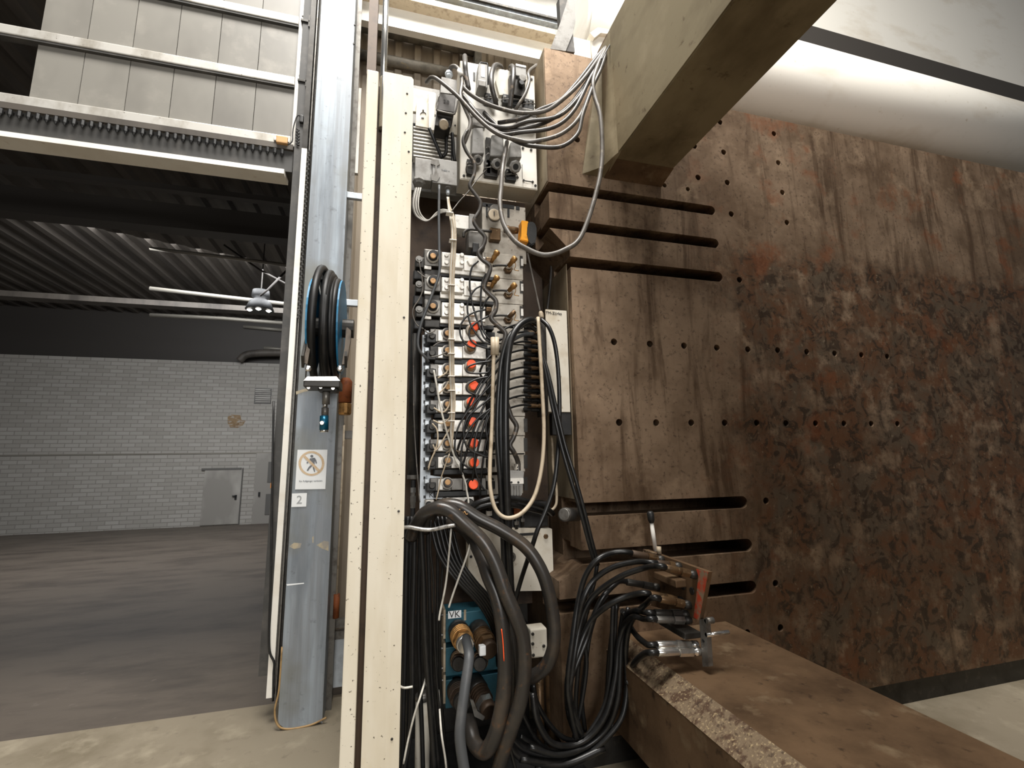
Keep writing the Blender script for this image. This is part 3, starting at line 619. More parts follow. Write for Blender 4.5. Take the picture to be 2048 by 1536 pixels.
# ---- upper arm
XA, XB = P(1207, 345, YP).x, P(1322, 365, YP).x
zA0, zA1 = P(1207, 345, YP).z, P(1207, 108, YP).z
t = thing('upper_tie_bar', 'massive square olive steel arm reaching toward the camera at the top', 'tie bar', ((XA+XB)/2, YP, zA0))
bm = new(); vv = [(XA, zA0), (XB, zA0), (XB, zA1), (XA, zA1)]
prism(bm, [Vector((x, YP-.12, z)) for x, z in vv], (0, -2.0, 0)); bmesh.ops.bevel(bm, geom=bm.edges[:], offset=.006, segments=2, affect='EDGES')
obj('beam', bm, 'olive_steel', t)
xg = P(1162, 300, YP).x
bm = new(); A = [(xg, YP-.001, zA0-.03), (XA+.01, YP-.001, zA0-.03), (XA+.01, YP-.2, zA0+.002), (XA-.006, YP-.15, zA0+.002), (XA-.035, YP-.06, zA0-.01)]
B = [(XA-.004, YP-.001, zA1-.02), (XA+.01, YP-.001, zA1-.02), (XA+.01, YP-.2, zA1-.02), (XA-.001, YP-.15, zA1-.02), (XA-.003, YP-.06, zA1-.02)]
va = [bm.verts.new(v) for v in A]; vb = [bm.verts.new(v) for v in B]; bm.faces.new(va); bm.faces.new(vb[::-1])
for i in range(5): bm.faces.new((va[(i+1) % 5], va[i], vb[i], vb[(i+1) % 5]))
obj('gusset', bm, 'olive_steel', t)
bm = new(); v = [(YP-.001, zA0-.035), (YP-.001, zA1), (YP-.125, zA1), (YP-.125, zA0)]
prism(bm, [Vector((XA+.001, y, z)) for y, z in v], (XB-XA-.002, 0, 0)); obj('root_block', bm, 'brown_steel', t)
# ---- lower arm
za, zc_ = P(1245, 1268, YP).z, P(1213, 1300, YP).z; zb = P(1213, 1445, YP).z
Xa, Xb, Xc = P(1245, 1268, YP).x, P(1452, 1265, YP).x, P(1213, 1300, YP).x
t = thing('lower_tie_bar', 'broad rusty lower arm with speckled chamfer reaching toward the camera', 'tie bar', ((Xa+Xb)/2, YP, zb))
Y0, LEN = YP-.002, -2.11
obj('beam', prism(new(), [Vector((x, Y0, z)) for x, z in ((Xa, za), (Xb, za), (Xb, zb), (Xc, zb), (Xc, zc_))], (0, LEN, 0)), 'brown_steel', t)
d = Vector((-(za-zc_), 0, (Xa-Xc))).normalized()*.003
obj('chamfer', prism(new(), [Vector((Xa, Y0, za))+d, Vector((Xc, Y0, zc_))+d, Vector((Xc, Y0, zc_))-d, Vector((Xa, Y0, za))-d], (0, LEN-.001, 0)), 'speckled_rust', t)
# unseen platen added beside the camera to shade the lower right; bars meet it
bm = prism(new(), [Vector((x, -.02, z)) for x, z in ((.95, .12), (XR, .12), (XR, 3.3), (.95, 3.3))], (0, -.7, 0))
tag(obj('shade_platen', bm, 'brown_steel'), 'unseen steel platen added beside the viewpoint to shade the slotted one', 'platen')
tag(obj('platen_skid', box(new(), (1.0, -.7, 0), (XR, -.05, .118)), 'dark_steel'), 'low dark skid under the added unseen platen', 'skid')
# machine bed under the platen, frame behind the valves
tag(obj('machine_bed', box(new(), (-.02, 2.55, 0), (XLo-.02, 3.0, P(1000, 1210, 2.55).z)), 'dark_steel'), 'dark machine bed behind the hanging hoses', 'machine bed')
tag(obj('floor_dark_sheet', box(new(), (.05, 1.7, .001), (XLo+.1, 2.54, .02), .004), 'black_plastic'), 'flat black sheet added to darken the floor under the hanging hoses', 'dark sheet')  # black sheet added so the floor under the hoses looks shaded
tag(obj('bed_plinth', box(new(), (XLo+.05, YP+.02, 0), (XR, 2.7, .118)), 'dark_steel'), 'low dark plinth carrying the platen', 'plinth')
# ================================================================== backing of the valve side
tag(obj('steel_backboard', box(new(), (P(806, 900, 2.5).x-.03, 2.52, P(1000, 1215, 2.5).z), (XS_-.01, 2.6, P(940, 388, 2.5).z)), 'brown_dark'), 'dark steel backboard behind the valve stack', 'backboard')
tag(obj('frame_post', pbox(M6, -40, 330, 900, 2100, 2.42, .06), 'grey_cast'), 'pale steel frame post behind the ribbed heat sink', 'post')
# ================================================================== connector panel box
t = thing('connector_box', 'white connector panel box bristling with grey plugs and cables', 'connector box', (P(1000, 370, YM).x, YM, P(1000, 370, YM).z))
x0, x1 = P(920, 240, YM).x, min(P(1072, 265, YM).x, XE-.006); z1, z0 = P(996, 137, YM).z, P(1000, 370, YM).z
obj('housing', box(new(), (x0, YM, z0), (x1, YM+.135, z1), .004), 'white_plate', t)
obj('front_plate', box(new(), (x0+.004, YM-.004, z0+.004), (x1-.004, YM, z1-.004), .001), 'white_paint', t)
for C, x, y in ((C6, 715, 588), (C6, 1630, 715), (C6, 1470, 235), (C6, 1575, 258), (C6, 1400, 610), (C5, 1580, 635)):
    obj('screw', disc(C, x, y, YM-.004, 17, .005, 10), 'dark_steel', t)
obj('handle', tube(new(), [pp(C6, x, y, YY) for x, y, YY in ((1480, 645, YM-.003), (1485, 648, YM-.02), (1590, 665, YM-.02), (1595, 668, YM-.003))], .003, 6, 3), 'dark_steel', t, True)
for x in (1480, 1595): obj('handle_boss', disc(C6, x, 645+(x-1480)*.18, YM-.004, 15, .004, 8), 'dark_steel', t)
obj('label_slot', pbox(C5, 835, 540, 862, 650, YM-.007, .004), 'black_plastic', t)
obj('label_frame', pbox(C6, 1460, 440, 1465, 625, YM-.006, .003), 'dark_steel', t)
def hood(C, x0, y0, x1, y1, g, gr, Y, D, m, label, gm='grey_cast', taper=.82, down=.55, hole=True, group='grey cable hoods on the connector box'):
    """rectangular plug hood with a cable gland; front face tapers toward the top"""
    t = thing('plug_hood', label, 'plug', pp(C, (x0+x1)/2, y1, Y), group)
    w = (x1-x0)*(1-taper)/2
    bm = prism(new(), poly(C, [(x0+w, y0), (x1-w, y0), (x1, y1), (x0, y1)], Y-D), (0, D, 0))
    bmesh.ops.bevel(bm, geom=bm.edges[:], offset=.003, segments=2, affect='EDGES'); obj('body', bm, m, t)
    if g:
        a = pp(C, g[0], g[1], Y-D); r = pr(C, g[0], g[1], Y-D, gr)
        ax = Vector((0, -1+down*.4, -down)).normalized(); st = a-ax*.028
        obj('gland', lathe(new(), st, ax, [(0, r*.8), (.012, r*.9), (.014, r*1.05), (.028, r*1.05), (.03, r*.85), (.036, r*.85)], 8), gm, t)
        if hole: obj('gland_bore', lathe(new(), st+ax*.034, ax, [(0, r*.5), (.003, r*.5)], 12), 'black_plastic', t)
    return t
hood(C6, 820, -30, 975, 300, (895, 385), 62, YM-.004, .07, 'grey_cast', 'grey hood left of three hanging on the connector box')
hood(C6, 1055, 60, 1235, 330, (1140, 435), 66, YM-.004, .075, 'grey_cast', 'grey hood in the middle of three on the connector box')
hood(C6, 1300, 150, 1455, 350, (1375, 470), 75, YM-.004, .08, 'grey_cast', 'grey hood right of three on the connector box')
def latch(C, x0, y0, x1, y1, Y, label, m='black_plastic'):
    t = thing('plug_socket', label, 'socket', pp(C, (x0+x1)/2, y1, Y), 'latched sockets on the connector box')
    obj('base', pbox(C, x0, y0, x1, y1, Y-.03, .03, .004), m, t)
    w = (x1-x0)
    for f in (.12, .5, .88): obj('pin', disc(C, x0+w*f, y0+(y1-y0)*.3, Y-.03, w*.1, .01, 8), 'chrome', t)
    obj('bail', tube(new(), [pp(C, x0-8, y1-10, Y-.02), pp(C, x0-8, (y0+y1)/2, Y-.045), pp(C, x1+8, (y0+y1)/2, Y-.045), pp(C, x1+8, y1-10, Y-.02)], .003, 6, 2), 'mid_steel', t, True)
    return t
latch(C5, 985, 810, 1135, 940, YM-.004, 'black latched socket under the second cable loop')
latch(C5, 1215, 830, 1410, 945, YM-.004, 'black latched socket under the third cable loop')
latch(C5, 1480, 880, 1615, 1010, YM-.004, 'black latched socket at the right edge of the box')
latch(C6, 1000, 90, 1060, 560, YM-.004, 'tall dark socket strip between left and middle hoods', 'dark_steel')
latch(C6, 755, 370, 830, 560, YM-.004, 'dark socket beside the left hood gland', 'dark_steel')
latch(C6, 985, 380, 1150, 590, YM-.004, 'dark socket under the middle hood', 'dark_steel')
latch(C6, 1255, 500, 1385, 640, YM-.004, 'black socket under the right hood')
latch(C5, 820, 1000, 990, 1230, YM-.004, 'pin socket hidden behind the crossing cables', 'mid_steel')
latch(C5, 1400, 1000, 1640, 1220, YM-.004, 'chrome pin socket right behind the crossing cables', 'mid_steel')
t = thing('upright_plug', 'upright grey plug with white rating label on the box top', 'plug', pp(C5, 960, 740, YM))
bm = prism(new(), poly(C5, [(905, 420), (1015, 440), (1020, 740), (890, 735)], YM-.07), (0, .066, 0)); bmesh.ops.bevel(bm, geom=bm.edges[:], offset=.003, segments=2, affect='EDGES'); obj('body', bm, 'grey_cast', t)
obj('label', pbox(C5, 935, 450, 985, 600, YM-.0715, .002), 'paper', t)
obj('bail', tube(new(), [pp(C5, x, y, YM-.05) for x, y in ((905, 690), (912, 440), (980, 425), (1020, 450), (1025, 700))], .004, 6, 3), 'black_plastic', t, True)
obj('clamp', pbox(C5, 905, 640, 1000, 715, YM-.085, .03, .004), 'mid_steel', t)
t = thing('square_plug', 'square grey plug over a dark socket at the box top right', 'plug', pp(C5, 1430, 830, YM))
obj('cap', pbox(C5, 1380, 440, 1515, 592, YM-.07, .066, .003), 'grey_cast', t); obj('lid_line', pbox(C5, 1382, 448, 1512, 468, YM-.073, .004), 'alu', t)
obj('socket', pbox(C5, 1300, 592, 1500, 835, YM-.06, .056, .004), 'dark_steel', t)
obj('bushing', disc(C5, 1450, 665, YM-.06, 52, .03, 14), 'mid_steel', t); obj('bore', disc(C5, 1450, 690, YM-.085, 36, .012, 12), 'black_plastic', t)
tag(obj('white_shield', prism(new(), poly(C5, [(1165, 520), (1275, 510), (1290, 830), (1170, 830), (1120, 640)], YM-.03), (0, .026, 0)), 'white_plate'), 'dented pale shield plate between two cable loops', 'plate')
# cables looping over the top of the box
G = 'cables looping over the connector box'
hose('loop_cable', C5, [(740, 420, 2.33), (728, 335, 2.25), (730, 420, 2.13), (740, 560, 2.12), (775, 760, 2.12)], 32, 'cable_dark', 'dark cable arching over the top left of the box', 'cable', G)
hose('loop_cable', C5, [(1200, 520, 2.3), (1180, 465, 2.22), (1110, 460, 2.15), (1068, 580, 2.1), (1075, 740, 2.09), (1115, 900, 2.11), (1130, 990, 2.14)], 33, 'cable_dark', 'dark cable arching beside the dented shield plate', 'cable', G)
hose('loop_cable', C5, [(1305, 560, 2.3), (1310, 480, 2.22), (1345, 480, 2.13), (1345, 640, 2.1), (1325, 820, 2.11), (1300, 1010, 2.13)], 31, 'cable_dark', 'dark cable arching between shield plate and square plug', 'cable', G)
hose('loop_cable', C5, [(1640, 450, 2.3), (1545, 540, 2.14), (1550, 660, 2.11), (1500, 820, 2.1), (1420, 950, 2.11), (1370, 1030, 2.13)], 22, 'cable_grey', 'grey cable curling right of the square plug', 'cable', G)
# bundle hung over the upper arm
KN = [(1228, 66, 2.02), (1217, 88, 2.01)]
G = 'cables hung in a swag from the upper arm'
for pts, m, lb in (
    ([(1193, 115, 2.0), (1155, 164, 2.0), (1119, 202, 2.0), (1081, 219, 2.02), (1040, 238, 2.06), (996, 246, 2.12)], 'cable_dark', 'uppermost dark cable of the swag, ending behind the hoods'),
    ([(1196, 118, 1.99), (1165, 160, 1.97), (1130, 195, 1.97), (1090, 222, 2.0), (1042, 226, 2.05), (996, 216, 2.08), (957, 199, 2.1), (928, 176, 2.12), (924, 154, 2.13)], 'cable_grey', 'swag cable climbing to the far left above all hoods'),
    ([(1200, 125, 1.99), (1160, 191, 1.96), (1117, 232, 1.96), (1056, 243, 2.0), (1019, 255, 2.05), (980, 249, 2.07), (952, 224, 2.09), (928, 196, 2.12)], 'cable_dark', 'third swag cable from the top along the box'),
    ([(1201, 125, 1.98), (1182, 153, 1.96), (1149, 219, 1.95), (1108, 254, 1.96), (1040, 265, 2.0), (1003, 268, 2.05), (972, 247, 2.08), (945, 215, 2.1), (925, 190, 2.12)], 'cable_dark', 'dark swag cable in the middle of the bunch'),
    ([(1203, 130, 1.97), (1185, 170, 1.95), (1160, 232, 1.94), (1122, 268, 1.95), (1067, 283, 1.97), (1040, 281, 1.99), (996, 268, 2.02), (957, 238, 2.05), (916, 193, 2.08), (878, 161, 2.12), (863, 155, 2.15), (853, 165, 2.2)], 'cable_grey', 'long grey swag cable reaching the far left plug'),
    ([(1204, 132, 1.96), (1186, 172, 1.94), (1166, 227, 1.93), (1155, 268, 1.93), (1122, 293, 1.94), (1073, 293, 1.96), (1046, 288, 2.0), (1020, 276, 2.06), (1005, 262, 2.14)], 'cable_dark', 'lowest hanging cable of the swag'),
    ([(1198, 120, 2.0), (1176, 160, 1.99), (1140, 210, 1.98), (1100, 240, 1.99), (1056, 255, 2.03), (1010, 262, 2.07), (985, 243, 2.1), (968, 225, 2.12)], 'cable_dark', 'short dark swag cable under the second one')):
    hose('swag_cable', ID, KN+pts, 4.2, m, lb, 'cable', G)
hose('swag_cable', ID, [(1214, 92, 2.0), (1196, 130, 1.96), (1186, 165, 1.94), (1190, 195, 1.93), (1201, 235, 1.91), (1204, 314, 1.9), (1193, 383, 1.89), (1163, 471, 1.89), (1130, 499, 1.89), (1089, 510, 1.9), (1051, 496, 1.92), (1027, 479, 1.94), (1007, 447, 1.97), (1000, 408, 2.0), (1002, 377, 2.02), (1005, 338, 2.04), (1010, 307, 2.08), (1014, 284, 2.12)], 5, 'cable_grey', 'single grey cable dropping in a deep loop past the slots', 'cable', G)
o = obj('cable_strap', tube(new(), [P(1203, 118, 1.93), P(1216, 96, 1.94), P(1227, 78, 1.98)], .004, 6), 'black_plastic'); tag(o, 'short black strap tying the cable swag to the arm', 'strap')
# ================================================================== left plug tower
t = thing('bracket_plate', 'cream bracket plate with small cover and punched mark behind the cover panel', 'bracket', pp(M6, 200, 1020, 2.3))
obj('back_plate', prism(new(), poly(M6, [(40, 300), (440, 395), (440, 760), (40, 700)], 2.32), (0, .02, 0)), 'white_plate', t)
obj('small_cover', prism(new(), poly(M6, [(112, 525), (318, 565), (315, 985), (95, 945)], 2.29), (0, .03, 0)), 'white_plate', t)
obj('upright_strip', prism(new(), poly(M6, [(318, 370), (425, 385), (415, 1025), (322, 1015)], 2.27), (0, .05, 0)), 'white_paint', t)
obj('side_plate', prism(new(), poly(M6, [(680, 700), (860, 740), (840, 1120), (670, 1070)], 2.31), (0, .02, 0)), 'white_plate', t)
for x, y in ((770, 945), (225, 690)): obj('hole_plug', disc(M6, x, y, 2.285 if x < 500 else 2.309, 14, .003, 10), 'dark_steel', t)
bm = tube(new(), [pp(M6, 225+48*math.cos(a), 765-45*math.sin(a), 2.288) for a in [math.pi*(.05+.9*i/8) for i in range(9)]], .0018, 5, 2); obj('punched_arc', bm, 'dark_steel', t)
obj('punched_bar', pbox(M6, 195, 808, 238, 826, 2.287, .003), 'dark_steel', t)
t = thing('hooded_plug', 'large dark hooded plug marked 2.0 with bail clamp and round gland', 'plug', pp(M6, 570, 1040, 2.2))
obj('top_box', prism(new(), poly(M6, [(540, 115), (800, 175), (795, 420), (520, 380)], 2.17), (0, .1, 0)), 'grey_cast', t)
obj('top_gland', lathe(new(), pp(M6, 665, 130, 2.2), (0, .1, 1), [(0, .012), (.006, .018), (.016, .018), (.018, .022), (.032, .02), (.036, .013)], 8), 'blue_white', t)
bm = prism(new(), poly(M6, [(500, 385), (790, 430), (755, 730), (462, 680)], 2.13), (0, .12, 0)); bmesh.ops.bevel(bm, geom=bm.edges[:], offset=.004, segments=2, affect='EDGES'); obj('hood', bm, 'dark_hood', t)
text('2.0', .026, pp(M6, 620, 540, 2.128), 'ink', t, 'marking')
obj('lower_body', prism(new(), poly(M6, [(455, 700), (725, 750), (690, 980), (425, 940)], 2.16), (0, .1, 0)), 'dark_steel', t)
obj('bail_clamp', tube(new(), [pp(M6, x, y, 2.12) for x, y in ((500, 420), (455, 560), (455, 660), (480, 695), (730, 750), (770, 720), (800, 600), (815, 500))], .005, 6, 3), 'mid_steel', t, True)
a = pp(M6, 565, 930, 2.15); obj('gland', lathe(new(), a, (0, -.75, -.6), [(0, .022), (.02, .024), (.022, .027), (.038, .027), (.042, .023)], 18), 'dark_hood', t, True)
obj('gland_ring', lathe(new(), a+Vector((0, -.75, -.6)).normalized()*.04, (0, -.75, -.6), [(0, .024), (.003, .024), (.004, .02)], 18), 'cable_tan', t, True)
hose('gland_cable', C5, [(540, 500, 2.2), (560, 470, 2.18), (620, 475, 2.16), (680, 570, 2.13), (690, 700, 2.12), (672, 850, 2.1), (740, 1020, 2.08), (800, 1180, 2.07), (755, 1350, 2.07), (715, 1450, 2.07)], 27, 'cable_grey', 'grey cable with cream sleeve from the plug top gland', 'cable')
tag(obj('cream_sleeve', cyl(new(), pp(C5, 655, 515, 2.135), pp(C5, 690, 590, 2.12), .0125, None, 12), 'ring_white', None, True), 'cream marker sleeve on the grey gland cable', 'sleeve')
t = thing('heat_sink', 'ribbed heat sink with bright horizontal fins beside the cover', 'heat sink', pp(M6, 330, 1500, 2.32))
obj('back', pbox(M6, 40, 960, 720, 1520, 2.36, .05), 'black_plastic', t)
for i in range(9):
    y = 985+i*60; a = pp(M6, 60, y-12, 2.3); b = pp(M6, 700, y+78, 2.3); z = pp(M6, 330, y+28, 2.3).z
    obj('fin', box(new(), (a.x, 2.3, z-.0035), (b.x, 2.36, z+.0035), .001), 'alu', t)
for i, (pts, lb) in enumerate((([(330, 1000), (380, 1120), (470, 1330), (540, 1500)], 'left'), ([(610, 1030), (618, 1200), (615, 1400), (560, 1480)], 'middle'), ([(720, 1080), (735, 1250), (740, 1400), (765, 1560)], 'right'))):
    hose('sink_cable', M6, pts, 30, 'rubber_dull', '%s of three black cables crossing the heat sink fins' % lb, 'cable', 'black cables in front of the heat sink', Y=2.24)
# grey double junction plug
YJ = 2.17
t = thing('junction_plug', 'grey double-housing junction plug with spring clip and two glands', 'plug', pp(C6, 360, 690, YJ))
obj('left_housing', box(pbox(C6, 90, 365, 310, 640, YJ, .08, .003), (0, 0, 0), (0, 0, 0)) if False else pbox(C6, 90, 365, 310, 640, YJ, .08, .003), 'grey_cast', t)
obj('right_housing', pbox(C6, 312, 380, 630, 690, YJ-.006, .086, .003), 'grey_cast', t)
obj('spring_clip', prism(new(), poly(C6, [(300, 370), (390, 380), (410, 440), (370, 460), (372, 590), (410, 600), (370, 660), (300, 640), (292, 560), (345, 590), (350, 450), (292, 430)], YJ-.012), (0, .008, 0)), 'mid_steel', t)
text('7-K8314', .012, pp(C6, 480, 520, YJ-.0068), 'print_grey', t, 'marking')
for gx, gy, r in ((140, 680, 85), (510, 735, 62)):
    a = pp(C6, gx, gy-60, YJ+.03); q = pr(C6, gx, gy, YJ, r)
    obj('gland', lathe(new(), a, (0, -.25, -1), [(0, q*.8), (.012, q*.85), (.014, q), (.03, q), (.034, q*.7), (.042, q*.62)], 8), 'grey_cast', t)
obj('tip_gland', lathe(new(), pp(C6, 510, 780, YJ+.02), (0, -.2, -1), [(0, .011), (.012, .01), (.022, .008)], 10), 'blue_white', t, True)
tag(obj('white_marker', cyl(new(), pp(C6, 515, 930, 2.14), pp(C6, 535, 1020, 2.13), .0058, None, 10), 'paper', None, True), 'white cable marker below the right junction gland', 'marker')
# strands from the left gland
G = 'grey strands looping from the junction plug'
for i in range(6):
    d = i*14
    hose('strand', C6, [(95+d, 740, 2.17), (60+d*1.1, 880, 2.15), (62+d*1.1, 1010, 2.14), (110+d*1.1, 1110, 2.14), (230+d*.5, 1170-d*.25, 2.13), (340+d*.3, 1110-d*.7, 2.13), (440, 1060-d*.6, 2.12), (545, 1050-d*.2, 2.11)], 8, 'cable_white' if i % 2 else 'cable_grey', '%s strand from the left in the loop under the junction plug' % ORD[i], 'cable', G, n=6)
# tan bundle straight down
t = thing('cable_bundle', 'tied bundle of tan cables running straight down the valve stack', 'cable bundle', pp(C8, 570, 1230, 2.06))
for i in range(6):
    o = (i-2.5)*11
    v = [(C6, 510+o*.4, 860, 2.13), (C6, 525+o*.5, 980, 2.12), (C6, 560+o, 1100, 2.09), (C6, 585+o, 1300, 2.07), (C6, 582+o, 1536, 2.06), (C7, 565+o, 400, 2.06), (C7, 558+o, 800, 2.06), (C7, 552+o, 1200, 2.06), (C8, 558+o, 0, 2.06), (C8, 560+o, 350, 2.06), (C8, 575+o, 600, 2.06), (C8, 572+o*.8, 850, 2.06), (C8, 560+o*.7, 1050, 2.06), (C8, 565+o*.5, 1250, 2.07), (C8, 590+o*4, 1330, 2.12)]
    obj('cable', tube(new(), [pp(C, x, y+random.uniform(-4, 4), YY-.004*(i % 2)) for C, x, y, YY in v], pr(C7, 560, 600, 2.06, 8), 6, 4), ('cable_tan', 'cable_white', 'cable_tan')[i % 3], t, True)
for C, y in ((C6, 1050), (C6, 1400), (C7, 570), (C7, 1265), (C7, 1450), (C8, 330), (C8, 515), (C8, 800), (C8, 905)):
    x = 560 if C is not C6 else 578-(40 if y < 1100 else 0)
    obj('cable_tie', pbox(C, x-44, y-5, x+44, y+5, 2.04, .035), 'ring_white', t)
# wavy conduit
wv = [(C6, 760, 0), (C6, 705, 130), (C6, 745, 270), (C6, 845, 420), (C6, 850, 560), (C6, 790, 710), (C6, 850, 810), (C6, 925, 920), (C6, 915, 1030), (C6, 845, 1160), (C6, 890, 1260), (C6, 985, 1370), (C6, 960, 1490), (C7, 900, 165), (C7, 950, 250), (C7, 1050, 335), (C7, 1030, 450), (C7, 975, 600), (C7, 1040, 690), (C7, 1125, 780), (C7, 1120, 900), (C7, 1065, 1000), (C7, 1140, 1085), (C7, 1245, 1190), (C7, 1225, 1320), (C7, 1190, 1440)]
o = obj('wavy_conduit', tube(new(), [pp(C, x, y, 2.045+.0*i) for i, (C, x, y) in enumerate(wv)], lambda s: .0085+.0035*s, 9, 5), 'cable_dark', None, True); tag(o, 'thick snaking grey conduit down the middle of the valves', 'conduit')
hose('thin_wire', C6, [(1010, 500, 2.16), (880, 640, 2.12), (780, 780, 2.1), (660, 910, 2.1), (560, 1040, 2.09)], 7, 'cable_grey', 'thin straight wire slanting down left from the hoods', 'wire', n=6)
hose('thin_wire', C7, [(400, -700, 2.1), (395, -300, 2.09), (400, 100, 2.08), (400, 420, 2.07), (300, 720, 2.07), (180, 1040, 2.07), (130, 1250, 2.07), (140, 1400, 2.07), (220, 1500, 2.08), (260, 1560, 2.1)], 18, 'hose_grey', 'grey sheathed cable curving left past the three large valves', 'cable', n=8)
# upper manifold with gauge and rotary knob
t = thing('upper_manifold', 'pale upper manifold block with slots under the connector box', 'manifold', pp(C6, 1200, 1530, YM))
obj('block', pbox(C6, 950, 960, 1510, 1690, YM+.01, .2, .003), 'alu_dirty', t)
for x0, y0, x1, y1 in ((1000, 950, 1020, 1110), (1275, 1010, 1300, 1115), (950, 940, 1150, 985), (1210, 955, 1360, 1000), (1385, 975, 1430, 1020)):
    obj('slot', pbox(C6, x0, y0, x1, y1, YM+.004, .01), 'black_plastic', t)
obj('left_block', pbox(C6, 600, 1090, 790, 1260, YM, .1, .003), 'alu', t); obj('grey_block', pbox(C6, 785, 1075, 870, 1270, YM-.02, .1, .003), 'grey_cast', t)
obj('solenoid', pbox(C6, 775, 1290, 990, 1510, YM-.03, .1, .006), 'mid_steel', t); obj('solenoid_foot', pbox(C6, 830, 1440, 910, 1560, YM-.04, .06, .004), 'black_plastic', t)
t = thing('pressure_gauge', 'round pressure gauge with worn dial on the upper manifold', 'gauge', pp(C6, 1110, 1230, YM-.03))
obj('case', disc(C6, 1105, 1090, YM-.03, 92, .05, 24), 'mid_steel', t, True); obj('dial', disc(C6, 1105, 1085, YM-.078, 78, .004, 24), 'cable_tan', t)
obj('needle', pbox(C6, 1098, 1040, 1110, 1090, YM-.085, .002), 'ink', t)
obj('stem', pbox(C6, 1050, 1250, 1190, 1400, YM-.03, .05, .006), 'brass_dark', t)
hose('gauge_pipe', C6, [(710, 1370), (720, 1310), (780, 1275), (900, 1280), (1070, 1300)], 18, 'dark_steel', 'thin dark pipe bending to the pressure gauge', 'pipe', Y=YM-.05)
t = thing('rotary_valve', 'yellow and black rotary valve knob beside the gauge', 'valve', pp(C6, 1540, 1470, YM-.06))
obj('fitting', lathe(new(), pp(C6, 1230, 1270, YM-.03), (1, 0, 0), [(0, .018), (.02, .022), (.03, .018), (.05, .02), (.075, .016)], 12), 'brass_dark', t, True)
bm = prism(new(), poly(C6, [(1452, 1150), (1548, 1165), (1518, 1240), (1515, 1330), (1555, 1432), (1440, 1410), (1462, 1280)], YM-.07), (0, .06, 0)); bmesh.ops.bevel(bm, geom=bm.edges[:], offset=.004, segments=2, affect='EDGES'); obj('yellow_body', bm, 'yellow_knob', t)
bm = prism(new(), poly(C6, [(1548, 1165), (1620, 1172), (1650, 1240), (1652, 1350), (1630, 1450), (1575, 1480), (1550, 1432), (1510, 1330), (1515, 1240)], YM-.075), (0, .07, 0)); bmesh.ops.bevel(bm, geom=bm.edges[:], offset=.006, segments=2, affect='EDGES'); obj('black_knob', bm, 'black_plastic', t)
